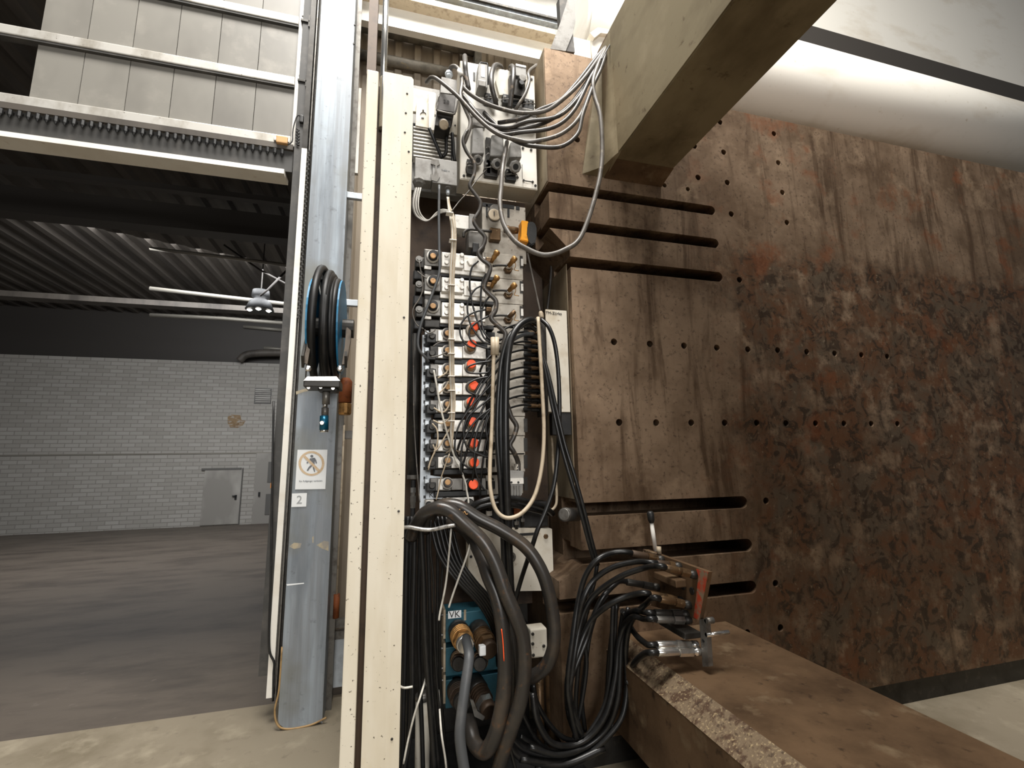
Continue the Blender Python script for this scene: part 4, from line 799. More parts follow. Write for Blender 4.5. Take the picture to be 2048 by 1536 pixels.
# ================================================================== three large valves
def shift(C, dy): return lambda x, y: C(x, y+dy)
names3 = ['topmost', 'middle', 'lowest']
for r in range(3):
    C = shift(C7, r*320)
    t = thing('proportional_valve', '%s of the three large bolted valves with brass test points' % names3[r], 'valve', pp(C, 900, 480, YM), 'large bolted valves at the top of the stack')
    obj('manifold_slice', pbox(C, 985, 178, 1472, 494, YM, .2, .003), 'alu_dirty', t)
    obj('slot_mark', pbox(C, 1432, 205, 1470, 362, YM-.002, .006), 'dark_steel', t)
    obj('slot_mark', pbox(C, 1446, 240, 1476, 330, YM-.004, .006), 'alu', t)
    obj('bolted_plate', pbox(C, 432, 165, 712, 345, YM-.09, .12, .003), 'alu', t)
    for bx in (492, 688):
        for by in (200, 295): obj('bolt', disc(C, bx, by, YM-.09, 27, .012, 12), 'alu', t, True)
    obj('body', pbox(C, 716, 205, 990, 400, YM-.07, .1, .003), 'alu', t)
    obj('hex_plug', disc(C, 815, 285, YM-.07, 66, .014, 6), 'alu', t)
    obj('ledge', pbox(C, 410, 365, 985, 440, YM-.06, .1, .003), 'alu', t)
    obj('underside', pbox(C, 400, 440, 1100, 488, YM-.045, .08, .003), 'black_plastic', t)
    obj('coil', pbox(C, 205, 120, 430, 330, YM-.05, .1, .006), 'mid_steel', t)
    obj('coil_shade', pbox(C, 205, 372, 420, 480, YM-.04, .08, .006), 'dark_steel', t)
    obj('ring', disc(C, 315, 225, YM-.05, 80, .02, 22), 'ring_white', t, True)
    k = obj('knob', disc(C, 318, 215, YM-.068, 60, .035, 18), 'black_plastic', t, True)
    obj('knob_centre', disc(C, 320, 205, YM-.1, 36, .006, 14), 'tan_plastic', k)
    cn = obj('connector', pbox(C, 95, 215, 212, 345, YM-.08, .08, .006), 'dark_steel', t)
    obj('gland', disc(C, 140, 255, YM-.08, 42, .02, 14, None, [(0, .016), (.012, .016), (.012, .010), (.02, .010)]), 'grey_cast', cn)
    obj('connector_plug', pbox(C, 70, 385, 190, 500, YM-.07, .08, .006), 'black_plastic', t)
    obj('white_tab', pbox(C, 205, 330, 300, 372, YM-.055, .05, .003), 'alu', t)
    # test points
    obj('nut', disc(C, 1275, 385, YM, 58, .025, 6), 'brass_dark', t); obj('nut_top', disc(C, 1280, 350, YM-.02, 42, .03, 12), 'chrome', t, True)
    obj('pipe_stub', tube(new(), [pp(C, x, y, YM-.045) for x, y in ((1085, 335), (1150, 325), (1220, 325), (1280, 330))], .0062, 8, 3), 'dark_steel', t, True)
    if r < 2:
        a, b = pp(C, 1290, 330, YM-.05), pp(C, 1372, 228+r*20, YM-.075)
        obj('test_point', lathe(new(), a, b-a, [(0, .011), ((b-a).length*.5, .012), ((b-a).length*.52, .015), ((b-a).length, .015), ((b-a).length+.006, .010)], 12), 'brass', t, True)
        a, b = pp(C, 1060, 290, YM-.05), pp(C, 1145, 150, YM-.08)
        obj('test_point', lathe(new(), a, b-a, [(0, .010), ((b-a).length*.4, .010), ((b-a).length*.45, .013), ((b-a).length*.75, .013), ((b-a).length*.76, .016), ((b-a).length, .016), ((b-a).length+.006, .010)], 12), 'brass', t, True)
    else:
        a, b = pp(C, 1290, 350, YM-.05), pp(C, 1372, 268, YM-.07)
        obj('test_point', lathe(new(), a, b-a, [(0, .012), ((b-a).length*.6, .012), ((b-a).length, .009)], 12), 'brass_dark', t, True)
    obj('cap_chain', tube(new(), [pp(C, x, y, YM-.06) for x, y in ((1365, 260), (1380, 330), (1360, 380), (1420, 395))], .0022, 5, 4), 'brass', t, True)
    obj('elbow', pbox(C, 1000, 215, 1075, 275, YM-.06, .05, .006), 'brass_dark', t)
# ================================================================== nine small valves with orange caps
ys = [671, 705, 741, 778, 813, 852, 891, 925, 969]
oc = [(949, 653), (944, 688), (943, 728), (948, 771), (943, 803), (946, 844), (948, 886), (949, 925), (947, 969)]
for i, y in enumerate(ys):
    dark = i == 8; bodym = 'mid_steel' if dark else 'alu'
    t = thing('solenoid_valve', '%s orange-capped valve from the top of the stack' % ORD[i] + (', dark bodied' if dark else ''), 'valve', P(945, y+14, YM), 'orange-capped solenoid valves')
    obj('manifold_slice', pbox(ID, 972, y-19, 1050 if i < 8 else 1046, y+19, YM, .2, .002), 'alu_dirty', t)
    obj('slot_mark', pbox(ID, 1048, y-15, 1055, y+12, YM-.004, .01), 'dark_steel', t)
    obj('body', pbox(ID, 903, y-12, 925, y+11, YM-.06, .09, .002), bodym, t)
    obj('valve_block', pbox(ID, 925.5, y-12, 972, y+12, YM-.05, .08, .003), bodym, t)
    obj('coil', pbox(ID, 860, y-13, 903, y+13, YM-.045, .08, .004), 'dark_steel' if i % 2 else 'mid_steel', t)
    obj('coil_band', pbox(ID, 868, y+13, 975, y+24, YM-.03, .06, .004), 'black_plastic', t)
    obj('flange', pbox(ID, 876, y-11, 886, y+11, YM-.058, .03, .002), 'alu', t)
    obj('ring', disc(ID, 894, y-3, YM-.05, 11.5, .016, 22), 'ring_white', t, True)
    k = obj('knob', disc(ID, 895, y-4, YM-.065, 9, .03, 18), 'dark_hood', t, True)
    obj('knob_centre', disc(ID, 895.5, y-4.5, YM-.093, 5.6, .005, 14), 'tan_plastic', k)
    x, yy = oc[i]
    b = obj('boss', disc(ID, (x+930)/2+3, (yy+y)/2, YM-.05, 12, .018, 20), 'black_plastic' if dark else 'alu_dirty', t, True)
    a, e = P((x+940)/2, (yy+y)/2, YM-.06), P(x, yy, YM-.11)
    obj('cap_body', lathe(new(), a, e-a, [(0, .021), ((e-a).length-.004, .021)], 18), 'tan_plastic' if not dark else 'black_plastic', t, True)
    obj('orange_cap', lathe(new(), a+(e-a).normalized()*((e-a).length-.004), e-a, [(0, .0215), (.006, .0215), (.008, .019)], 22), 'orange_cap', t)
    cn = obj('connector', pbox(ID, 853, y-4, 872, y+14, YM-.075, .08, .004), 'black_plastic', t)
    obj('gland', disc(ID, 864, y+2, YM-.075, 6, .016, 12), 'dark_steel', cn)
    obj('white_tab', pbox(ID, 850, y-10, 858, y-2, YM-.07, .05, .002), 'blue_white', t)
    obj('flange_bolt', disc(ID, 980, y-8, YM, 3.5, .008, 8), 'dark_steel', t); obj('port_fins', pbox(ID, 974, y-7, 990, y+9, YM-.02, .03, .002), 'black_plastic', t)
# white strip with hole marks behind the connectors
t = thing('terminal_strip', 'bluish-white mounting strip with letter K along the small valves', 'strip', P(848, 1010, YM+.02))
obj('strip', box(new(), (P(842, 850, YM+.02).x, YM+.02, P(845, 1040, YM).z), (P(862, 850, YM+.02).x, YM+.035, P(850, 668, YM).z)), 'blue_white', t)
for y in range(690, 1010, 19): obj('hole', pbox(ID, 847, y-3, 851, y+3, YM+.017, .005), 'black_plastic', t)
obj('lower_plate', prism(new(), poly(M4, [(440, 640), (840, 690), (840, 1250), (410, 1250)], YM-.005), (0, .02, 0)), 'blue_white', t)
text('K', .034, pp(M4, 545, 1155, YM-.0065), 'ink', t, 'letter')
t = thing('end_valve', 'half-hidden bottom valve under the big hose arch', 'valve', pp(M4, 1000, 1400, YM))
obj('body', pbox(M4, 830, 1215, 1640, 1480, YM-.03, .1, .004), 'alu', t); obj('ring', disc(M4, 955, 1340, YM-.03, 130, .02, 20), 'ring_white', t, True); obj('knob', disc(M4, 955, 1350, YM-.05, 90, .02, 16), 'brass', t, True)
obj('port', disc(M4, 1500, 1370, YM-.03, 130, .03, 18), 'dark_steel', t, True); obj('socket', pbox(M4, 390, 1270, 620, 1480, YM-.04, .06, .006), 'alu', t); obj('socket_bore', disc(M4, 480, 1390, YM-.04, 80, .02, 14), 'black_plastic', t, True)
# black standpipe left of the strip
t = thing('standpipe', 'dark vertical pipe with fittings between the cover and the white strip', 'pipe', P(826, 1040, 2.3))
xq = P(828, 850, 2.3).x
obj('pipe', cyl(new(), (xq, 2.3, P(826, 950, 2.3).z), (xq, 2.3, P(832, 640, 2.3).z), .027, None, 16), 'dark_steel', t, True)
for ya, yb, r, m, nm in ((950, 958, .03, 'mid_steel', 'collar'), (960, 975, .012, 'black_plastic', 'neck'), (975, 985, .014, 'chrome', 'nut'), (985, 992, .012, 'mid_steel', 'neck'), (992, 1005, .015, 'mid_steel', 'nut'), (1005, 1016, .013, 'mid_steel', 'nut'), (1016, 1045, .011, 'black_plastic', 'tail')):
    obj(nm, cyl(new(), (xq, 2.27, P(823, yb, 2.27).z), (xq, 2.27, P(823, ya, 2.27).z), r, None, 6 if nm == 'nut' else 12), m, t)
hose('thin_wire', C8, [(60, -200, 2.22), (70, 200, 2.22), (75, 800, 2.22), (100, 1300, 2.22), (130, 1700, 2.2), (150, 1950, 2.18)], 9, 'cable_grey', 'thin grey wire hanging beside the dark standpipe', 'wire', n=6)
# tan and grey wires among the connectors
G = 'loose wires among the valve connectors'
wires = [([(330, 260), (360, 420), (420, 750), (500, 1060), (590, 1350), (640, 1470)], 14, 'cable_white', 'long pale wire slanting right across the ring knobs'),
         ([(640, 1450), (700, 1600), (740, 1720), (750, 1800), (770, 1900), (775, 1960)], 13, 'cable_white', 'pale wire tail dropping to the big hose arch'),
         ([(530, 1330), (470, 1500), (420, 1650), (390, 1800), (360, 1920)], 9, 'cable_tan', 'tan wire falling left toward the letter K'),
         ([(510, 250), (480, 300), (380, 360)], 11, 'cable_tan', 'short tan wire to the third connector'), ([(520, 400), (480, 470), (400, 555)], 11, 'cable_tan', 'short tan wire to the fourth connector'),
         ([(545, 600), (520, 720), (440, 800), (330, 740)], 11, 'cable_tan', 'tan wire looping to the fifth connector'), ([(550, 800), (520, 880), (430, 940), (320, 900)], 11, 'cable_tan', 'tan wire looping to the sixth connector'),
         ([(550, 980), (480, 1100), (390, 1250), (330, 1300)], 11, 'cable_tan', 'tan wire falling to the seventh connector'), ([(310, 940), (370, 1020), (380, 1160), (340, 1300), (290, 1420), (260, 1510)], 11, 'cable_tan', 'tan wire running down past the lower connectors'),
         ([(320, 1210), (345, 1300), (300, 1390), (260, 1536)], 9, 'cable_tan', 'thin tan wire beside the eighth connector'), ([(500, 20), (400, 70), (290, 90)], 9, 'cable_grey', 'short grey wire to the second connector')]
for pts, r, m, lb in wires: hose('loose_wire', C8, pts, r, m, lb, 'wire', G, n=6, Y=2.07)
for pts, lb in (([(140, 260), (190, 600), (140, 760), (80, 850), (60, 950), (110, 1080), (200, 1140)], 'thin grey wire snaking beside the three large valves'), ([(210, 1150), (260, 1190), (330, 1170), (350, 1140)], 'short wire curl above the first small connector'), ([(320, 1360), (400, 1310), (470, 1300)], 'short grey wire at the second ring knob'), ([(120, 400), (180, 450), (240, 490)], 'tiny wire between the upper two large valves')):
    hose('loose_wire', C7, pts, 9, 'cable_grey', lb, 'wire', G, n=6, Y=2.08)
# black control lines fanning over the large valves
G = 'thin black control lines over the large valves'
for pts, m, lb in (([(900, 270), (820, 350), (790, 520), (810, 750), (870, 980), (930, 1150), (980, 1260), (1060, 1310)], 'rubber', 'outer control line leaving the topmost large valve'),
                   ([(950, 580), (860, 630), (790, 740), (760, 860), (790, 1050), (860, 1180), (960, 1300), (1070, 1340)], 'rubber', 'control line leaving the middle large valve'),
                   ([(1000, 430), (945, 560), (930, 800), (940, 1050), (990, 1200), (1070, 1290)], 'rubber', 'inner control line hanging straight beside the conduit'),
                   ([(1060, 700), (980, 810), (940, 960), (960, 1150), (1040, 1270)], 'rubber', 'short control line tucked under the conduit'),
                   ([(1000, 890), (860, 920), (740, 990), (670, 1110), (680, 1240), (760, 1350), (860, 1390)], 'rubber', 'wide control line bowing left under the lowest large valve'),
                   ([(1040, 970), (900, 1040), (800, 1130), (790, 1250), (870, 1340), (1060, 1400)], 'rubber', 'control line circling the first orange cap')):
    hose('control_line', C7, pts, 13, m, lb, 'hose', G, n=7, Y=2.07)
# ================================================================== distributor with eleven hoses
ry = [649, 666, 685, 702, 719, 737, 755, 774, 793, 812]
t = thing('hose_distributor', 'upright black distributor block with brass fittings beside the white strip plate', 'distributor', P(1080, 830, 2.12))
obj('block', box(new(), (P(1082, 740, 2.12).x, 2.12, P(1082, 832, 2.12).z), (P(1093, 740, 2.12).x, 2.2, P(1080, 640, 2.12).z), .003), 'dark_steel', t)
for y in ry:
    p = P(1085, y, 2.14)
    obj('fitting', lathe(new(), p, (-1, 0, 0), [(0, .011), (.02, .011), (.021, .008), (.035, .008), (.036, .010), (.06, .010), (.062, .007), (.075, .007)], 10), 'brass_dark', t)
    obj('lower_fitting', lathe(new(), p+Vector((.0, .03, -.014)), (-1, 0, 0), [(0, .012), (.05, .012), (.052, .008), (.09, .008)], 8), 'black_plastic', t)
G = 'black hoses leaving the distributor'
ends = [(1010, 668), (985, 700), (960, 745), (930, 830), (915, 900), (925, 935), (945, 960), (960, 985), (978, 945), (1000, 880)]
for i, y in enumerate(ry):
    ex, ey = ends[i]
    hose('distributor_hose', ID, [(1066, y, 2.14), (1045, y-2, 2.12), (1020, y+4, 2.09), (1000, y+14, 2.07), ((1000+ex)/2-8, (y+ey)/2+6, 2.06), (ex, ey, 2.09), (ex+8, ey+14, 2.13)], 2.3, 'rubber', '%s hose from the top of the distributor' % ORD[i], 'hose', G, n=7)
# extra lines curving down the small valves
G = 'black lines curving over the small valves'
for pts, lb in (([(1080, 140), (880, 170), (760, 220), (760, 280), (860, 300), (1040, 290)], 'black line hooked round the third orange cap'), ([(1040, 340), (860, 380), (760, 450), (770, 530), (860, 570), (880, 600)], 'black line hooked round the fourth orange cap'),
                ([(1080, 300), (960, 440), (870, 620), (800, 760)], 'steep black line right of the fifth cap'), ([(1080, 430), (900, 620), (740, 820), (640, 1000), (600, 1200), (620, 1340), (700, 1450), (790, 1520)], 'longest black line sweeping left past the eighth cap'),
                ([(1080, 590), (920, 720), (780, 840), (720, 980), (720, 1150), (780, 1270), (900, 1330), (1030, 1380)], 'black line sweeping round the seventh cap'), ([(1070, 740), (900, 870), (760, 1060), (690, 1250), (680, 1480), (690, 1600)], 'straight black line dropping left of the eighth cap'),
                ([(1060, 760), (940, 920), (870, 1100), (850, 1300), (870, 1560), (920, 1700), (980, 1800)], 'black line crossing in front of the eighth cap'), ([(1060, 800), (1000, 950), (1010, 1100), (1050, 1250)], 'short black line beside the central bundle')):
    hose('control_line', C8, pts, 13, 'rubber', lb, 'hose', G, n=7, Y=2.05)
# ================================================================== central vertical hoses
G = 'vertical black hoses in the middle'
hose('vertical_hose', ID, [(1078, 650, 2.1), (1062, 640, 2.05), (1040, 650, 2.02), (1022, 680, 2.0), (1014, 730, 1.99), (1011, 820, 1.99), (1012, 920, 1.99), (1015, 1010, 2.0), (1018, 1100, 2.02), (1022, 1190, 2.05)], 7.5, 'rubber', 'thickest black hose running down the centre of the stack', 'hose', G)
hose('vertical_hose', ID, [(1072, 660, 2.1), (1050, 650, 2.05), (1022, 668, 2.01), (1005, 710, 2.0), (997, 780, 2.0), (994, 870, 2.0), (1000, 960, 2.0), (1005, 1060, 2.02), (1010, 1190, 2.05)], 5, 'rubber', 'black hose immediately left of the thickest central hose', 'hose', G)
hose('vertical_hose', ID, [(1068, 668, 2.12), (1040, 672, 2.06), (1012, 700, 2.02), (1002, 790, 2.01), (1004, 900, 2.01), (1008, 1010, 2.02)], 4, 'hose_grey', 'thin grey hose between the two central black hoses', 'hose', G)
hose('beige_hose', ID, [(988, 690, 2.03), (986, 760, 2.03), (984, 850, 2.02), (980, 930, 2.0), (981, 980, 1.98), (992, 1020, 1.97), (1015, 1036, 1.96), (1045, 1025, 1.96), (1070, 990, 1.97), (1084, 930, 1.98), (1088, 860, 1.99), (1084, 770, 2.0), (1080, 700, 2.02), (1076, 635, 2.06)], 4.2, 'cable_tan', 'beige hose hanging in a long U beside the distributor')
for x, nm in ((986.5, 'left'), (993, 'right')):
    tag(obj('hose_end', cyl(new(), P(x, 675, 2.03), P(x, 710, 2.03), .0125, None, 12), 'cable_tan', None, True), '%s of two beige hose sleeves below the snaking conduit' % nm, 'sleeve')
hose('thin_hose', M1, [(130, 220, 2.2), (190, 520, 2.2), (270, 880, 2.18), (345, 1230, 2.16)], 18, 'cable_grey', 'thin grey rod slanting down in front of the platen side', 'hose', n=8)
hose('thin_hose', M1, [(480, 290, 2.35), (530, 430, 2.35), (520, 700, 2.35), (495, 950, 2.35), (465, 1200, 2.35)], 24, 'cable_dark', 'brownish cable lying against the platen side', 'cable', n=8)
tag(obj('sleeve_end', lathe(new(), pp(M1, 350, 1220, 2.15), (.1, -.1, -1), [(0, .008), (.01, .013), (.03, .013), (.04, .01)], 10), 'cable_tan', None, True), 'tan sleeve where the slanting rod meets the distributor', 'sleeve')
hose('long_hose', ID, [(1082, 638, 2.08), (1098, 655, 2.04), (1110, 690, 2.02), (1117, 750, 2.02), (1119, 830, 2.02), (1116, 900, 2.02), (1108, 970, 2.0), (1092, 1020, 1.98), (1075, 1060, 1.97), (1062, 1100, 2.0), (1042, 1160, 2.1), (1024, 1225, 2.14), (1010, 1290, 2.16)], 4.6, 'rubber', 'black hose crossing the white strip plate then sweeping down left')
hose('long_hose', ID, [(1078, 690, 2.1), (1090, 740, 2.05), (1104, 810, 2.0), (1122, 890, 1.98), (1142, 960, 1.96), (1160, 1020, 1.95), (1176, 1080, 1.95), (1190, 1130, 1.96)], 4, 'rubber', 'left of two straight black hoses crossing the slotted edge')
hose('long_hose', ID, [(1082, 700, 2.1), (1096, 745, 2.05), (1112, 815, 2.0), (1130, 890, 1.98), (1150, 955, 1.96), (1168, 1020, 1.95), (1183, 1080, 1.95), (1196, 1130, 1.96)], 4, 'rubber', 'right of two straight black hoses crossing the slotted edge')
hose('thin_hose', M7, [(610, -300, 2.2), (640, 50, 2.2), (655, 350, 2.18), (690, 560, 2.17), (695, 760, 2.16), (660, 840, 2.16), (610, 865, 2.16)], 17, 'cable_tan', 'tan pipe behind the sweeping black hose', 'hose', n=8)
# white handwritten strip plate
t = thing('strip_plate', 'narrow white plate with handwritten note in front of the platen side', 'plate', P(1112, 825, 2.14))
xa, xb = P(1094, 720, 2.14).x, P(1137, 720, 2.14).x
obj('plate', box(new(), (xa, 2.14, P(1112, 824, 2.14).z), (xb, 2.15, P(1112, 620, 2.14).z), .002), 'white_plate', t)
text('TM-Zürks', .0205, pp(M1, 575, 1250, 2.1385), 'ink', t, 'handwriting', sx=1.05)
obj('lower_block', box(new(), (xa+.02, 2.145, P(1115, 870, 2.14).z), (xb+.005, 2.19, P(1115, 825, 2.14).z), .003), 'black_plastic', t)
# pin in the slot mouth
t = thing('slot_pin', 'round black steel pin projecting at the lower slot mouth', 'pin', P(1135, 1035, 2.0))
a = P(1128, 1029, 1.98); b = P(1155, 1029, 2.06)
obj('pin', cyl(new(), a, b, .03, None, 20), 'dark_steel', t, True); obj('rim', lathe(new(), a-(b-a).normalized()*.002, b-a, [(0, .024), (.004, .0305), (.012, .0305), (.014, .029)], 20), 'mid_steel', t, True)
# big grey connector low on the manifold
t = thing('harness_plug', 'grey harness plug with ribbed body low on the manifold', 'plug', pp(M7, 180, 690, 2.1))
bm = prism(new(), poly(M7, [(110, 370), (300, 380), (270, 690), (80, 680)], 2.08), (0, .08, 0)); bmesh.ops.bevel(bm, geom=bm.edges[:], offset=.004, segments=2, affect='EDGES'); obj('body', bm, 'grey_cast', t)
obj('seam_plate', pbox(M7, 95, 470, 290, 540, 2.072, .01), 'alu', t)
for x in (140, 225): obj('screw', disc(M7, x, 520, 2.072, 14, .003, 8), 'black_plastic', t)
for i in range(5): obj('rib', pbox(M7, 100+i*34, 560, 118+i*34, 680, 2.073, .01), 'mid_steel', t)
obj('gland', lathe(new(), pp(M7, 210, 380, 2.11), (0, -.1, 1), [(0, .017), (.014, .019), (.016, .016), (.034, .016)], 12), 'alu_dirty', t, True)
hose('plug_conduit', ID, [(1012, 800, 2.08), (1022, 832, 2.08), (1033, 852, 2.08), (1027, 875, 2.08), (1020, 890, 2.08), (1028, 905, 2.08), (1036, 925, 2.1), (1036, 945, 2.1)], 5, 'cable_dark', 'short snaking conduit entering the harness plug', 'conduit')
# ================================================================== lower white manifold plate
t = thing('lower_plate', 'rust-spotted white plate with slots behind the big hose arch', 'plate', P(1020, 1180, 2.25))
obj('plate', prism(new(), poly(ID, [(936, 1052), (1104, 1058), (1108, 1181), (937, 1184)], 2.25), (0, .06, 0)), 'white_plate', t)
for x0, y0, x1, y1 in ((1300, 885, 1480, 912), (1395, 1075, 1475, 1100)): obj('slot', pbox(L1, x0, y0, x1, y1, 2.245, .01), 'black_plastic', t)
obj('port_ring', disc(L1, 1200, 1140, 2.25, 55, .012, 18), 'mid_steel', t, True); obj('port_bore', disc(L1, 1200, 1140, 2.238, 36, .004, 14), 'black_plastic', t)
obj('hole', disc(L1, 778, 1138, 2.25, 15, .003, 10), 'black_plastic', t); obj('bolt', disc(L1, 1575, 920, 2.25, 26, .008, 8), 'brass_dark', t)
for x, y, w, m in ((1265, 770, 26, 'chrome'), (1330, 740, 24, 'mid_steel'), (1270, 640, 42, 'rust_orange'), (970, 665, 34, 'ring_white'), (1200, 700, 25, 'mid_steel')):
    tt = thing('hose_fitting', {1265: 'chrome nut', 1330: 'dull steel nut', 1270: 'rust-red round fitting', 970: 'pale plastic fitting', 1200: 'steel hose nut'}[x]+' under the beige hose loop', 'fitting', pp(L1, x, y+w, 2.2))
    a = pp(L1, x, y+w, 2.24); r = pr(L1, x, y, 2.24, w)
    obj('nut', lathe(new(), a, (0, 0, 1), [(0, r), (r*1.4, r)], 6), m, tt); obj('collar', lathe(new(), a-Vector((0, 0, .02)), (0, 0, 1), [(0, r*.7), (.06, r*.7)], 10), 'dark_steel', tt, True)
tag(obj('fitting_block', pbox(L1, 940, 560, 1600, 830, 2.26, .1, .004), 'black_plastic'), 'black block carrying fittings above the lower white plate', 'block')
# ================================================================== teal block with couplings
t = thing('teal_block', 'stack of three teal valve blocks labelled VK behind the hose loops', 'valve block', pp(L2, 600, 1010, 2.22))
for i, (ya, yb) in enumerate(((250, 480), (522, 752), (782, 1010))):
    b = obj('block', pbox(L2, 455, ya, 1000, yb, 2.22, .15, .003), 'teal', t)
    obj('edge_strip', pbox(L2, 436, ya-5, 454, yb, 2.21, .1), 'cable_tan', t)
    for y in (ya+35, yb-32): obj('stud', lathe(new(), pp(L2, 436, y, 2.23), (-1, 0, 0), [(0, .006), (.006, .006), (.008, .009), (.02, .009)], 8), 'mid_steel', t)
obj('label', pbox(L2, 475, 252, 582, 312, 2.217, .003), 'paper', t); text('VK', .04, pp(L2, 528, 283, 2.2155), 'ink', t, 'lettering')
obj('joint_strip', pbox(L2, 604, 245, 622, 330, 2.216, .004), 'cable_tan', t)
def coupling(label, a, b, r, m, ring='brass', ferr='ring_white'):
    a, b = Vector(a), Vector(b); L = (b-a).length
    t = thing('brass_coupling', label, 'coupling', a, 'threaded couplings on the teal block')
    obj('rear_boot', lathe(new(), a, b-a, [(0, r*.95), (L*.3, r*1.05), (L*.34, r*.9)], 16), 'dark_steel', t, True)
    prof = []
    for i in range(4): s = L*(.33+.09*i); prof += [(s, r*.92), (s+.004, r), (s+L*.055, r), (s+L*.06, r*.92)]
    obj('ribbed_collar', lathe(new(), a, b-a, prof, 18), m, t)
    obj('hex_nut', lathe(new(), a, b-a, [(L*.68, r*.95), (L*.84, r*.95)], 6), ring, t)
    obj('ferrule', lathe(new(), a, b-a, [(L*.83, r*.8), (L, r*.8), (L+.002, r*.7)], 16), ferr, t, True); return t
coupling('bright brass ribbed coupling nearest the VK label', pp(L2, 556, 405, 2.2), pp(L2, 615, 530, 2.03), .046, 'brass', 'brass', 'chrome')
coupling('dark ribbed coupling right of the bright brass one', pp(L2, 715, 395, 2.2), pp(L2, 815, 580, 2.04), .046, 'brass_dark', 'brass_dark', 'brown_dark')
coupling('dark coupling in the middle row, left', pp(L2, 560, 620, 2.24), pp(L2, 560, 690, 2.12), .036, 'brass_dark', 'brown_dark', 'dark_steel')
coupling('dark coupling in the middle row, right', pp(L2, 740, 620, 2.24), pp(L2, 735, 690, 2.12), .036, 'brass_dark', 'brown_dark', 'dark_steel')
coupling('dark coupling in the bottom row, left', pp(L2, 540, 870, 2.24), pp(L2, 590, 1010, 2.08), .045, 'brown_dark', 'brown_dark', 'dark_steel')
coupling('brown coupling in the bottom row with bright ring', pp(L2, 690, 830, 2.22), pp(L2, 810, 1080, 2.05), .042, 'brown_dark', 'chrome', 'brown_dark')
tag(obj('white_clip', pbox(L2, 732, 542, 785, 622, 2.02, .03, .004), 'paper'), 'small white clip beside the dark ribbed coupling', 'clip')
tag(obj('valve_lever', prism(new(), poly(L2, [(655, 980), (680, 985), (720, 1080), (775, 1120), (760, 1150), (690, 1115)], 2.02), (0, .008, 0)), 'mid_steel'), 'grey shut-off lever among the lower couplings', 'lever')
t = thing('white_plug_box', 'small white plug box with rust behind the right hose loop', 'plug', pp(L2, 1215, 635, 2.15))
bm = pbox(L2, 1150, 400, 1285, 635, 2.15, .08, .006); obj('body', bm, 'white_plate', t)
obj('mounting_arm', pbox(L2, 1180, 480, 1240, 560, 2.23, .33), 'black_plastic', t)
for x, y in ((1165, 440), (1165, 520), (1255, 538), (1170, 612)): obj('screw', disc(L2, x, y, 2.15, 13, .006, 8), 'dark_steel', t)
# pipes at the bottom
t = thing('speckled_pipe', 'speckled pale vertical pipe at the bottom beside the cover', 'pipe', (P(845, 1500, 2.2).x, 2.2, 0))
xq = pp(L2, 265, 1300, 2.2).x; obj('pipe', cyl(new(), (xq, 2.2, 0), (xq, 2.2, pp(L2, 260, 960, 2.2).z), .031, None, 18), 'white_plate', t, True); obj('cap', lathe(new(), (xq, 2.2, pp(L2, 260, 975, 2.2).z), (0, 0, 1), [(0, .033), (.02, .033), (.03, .02)], 18), 'mid_steel', t, True)
for x, lb in ((1330, 'right'), (1225, 'left')):
    xq = pp(L2, x, 1050, 2.3).x; tag(obj('brown_pipe', cyl(new(), (xq, 2.3, 0), (xq, 2.3, pp(L2, x, 760, 2.3).z), .034 if x == 1330 else .02, None, 16), 'brass_dark', None, True), '%s of two polished brown pipes behind the lower hoses' % lb, 'pipe')
# ================================================================== big hoses
h = hose('big_hose', ID, [(822, 1075, 2.08), (832, 1050, 2.04), (849, 1027, 1.98), (875, 1016, 1.94), (901, 1023, 1.92), (931, 1049, 1.9), (965, 1082, 1.87), (990, 1126, 1.85), (1012, 1188, 1.83), (1030, 1230, 1.82), (1045, 1275, 1.82), (1049, 1335, 1.82), (1040, 1405, 1.83), (1014, 1480, 1.86), (990, 1560, 1.9)], 14, 'hose_worn', 'front big worn hose arching down from behind the cover', n=14)
h = hose('big_hose', ID, [(900, 1045, 2.12), (925, 1055, 2.06), (946, 1078, 2.0), (964, 1115, 1.95), (977, 1153, 1.91), (994, 1195, 1.88), (1006, 1258, 1.86), (1010, 1331, 1.86), (1005, 1405, 1.86), (990, 1470, 1.87), (970, 1502, 1.9), (950, 1488, 1.95), (942, 1460, 2.0), (938, 1440, 2.06)], 15, 'hose_worn', 'big worn hose with red stripe turning up in a U at the bottom', n=14)
hose('red_stripe', ID, [(1003, 1258, 1.8215), (1006, 1285, 1.82), (1008, 1322, 1.82)], 1.1, 'orange_cap', parent=h, n=6)
h = hose('big_hose', ID, [(850, 1060, 2.12), (864, 1025, 2.04), (886, 1010, 1.99), (918, 1013, 1.96), (955, 1036, 1.94), (1002, 1060, 1.92), (1049, 1092, 1.9), (1077, 1130, 1.88), (1094, 1172, 1.87), (1106, 1230, 1.87), (1108, 1285, 1.87), (1096, 1326, 1.89), (1074, 1348, 1.93), (1050, 1356, 1.98), (1020, 1350, 2.05)], 13, 'hose_worn', 'right big worn hose curling back under the white plug box', n=14)
for i in range(3):
    hose('print_mark', L1, [(585+i*55, 640+i*22, 1.925-.004*i), (600+i*55, 612+i*22, 1.92-.004*i), (615+i*55, 640+i*22, 1.92-.004*i), (632+i*55, 640+i*22, 1.925-.004*i)], 5, 'tan_plastic', parent=h, n=5)
hose('big_hose', ID, [(931, 1276, 2.04), (936, 1295, 1.98), (938, 1318, 1.93), (931, 1368, 1.9), (923, 1429, 1.88), (920, 1478, 1.87), (930, 1550, 1.86)], 10.5, 'hose_grey', 'matt grey hose hanging from the bright brass coupling', n=12)
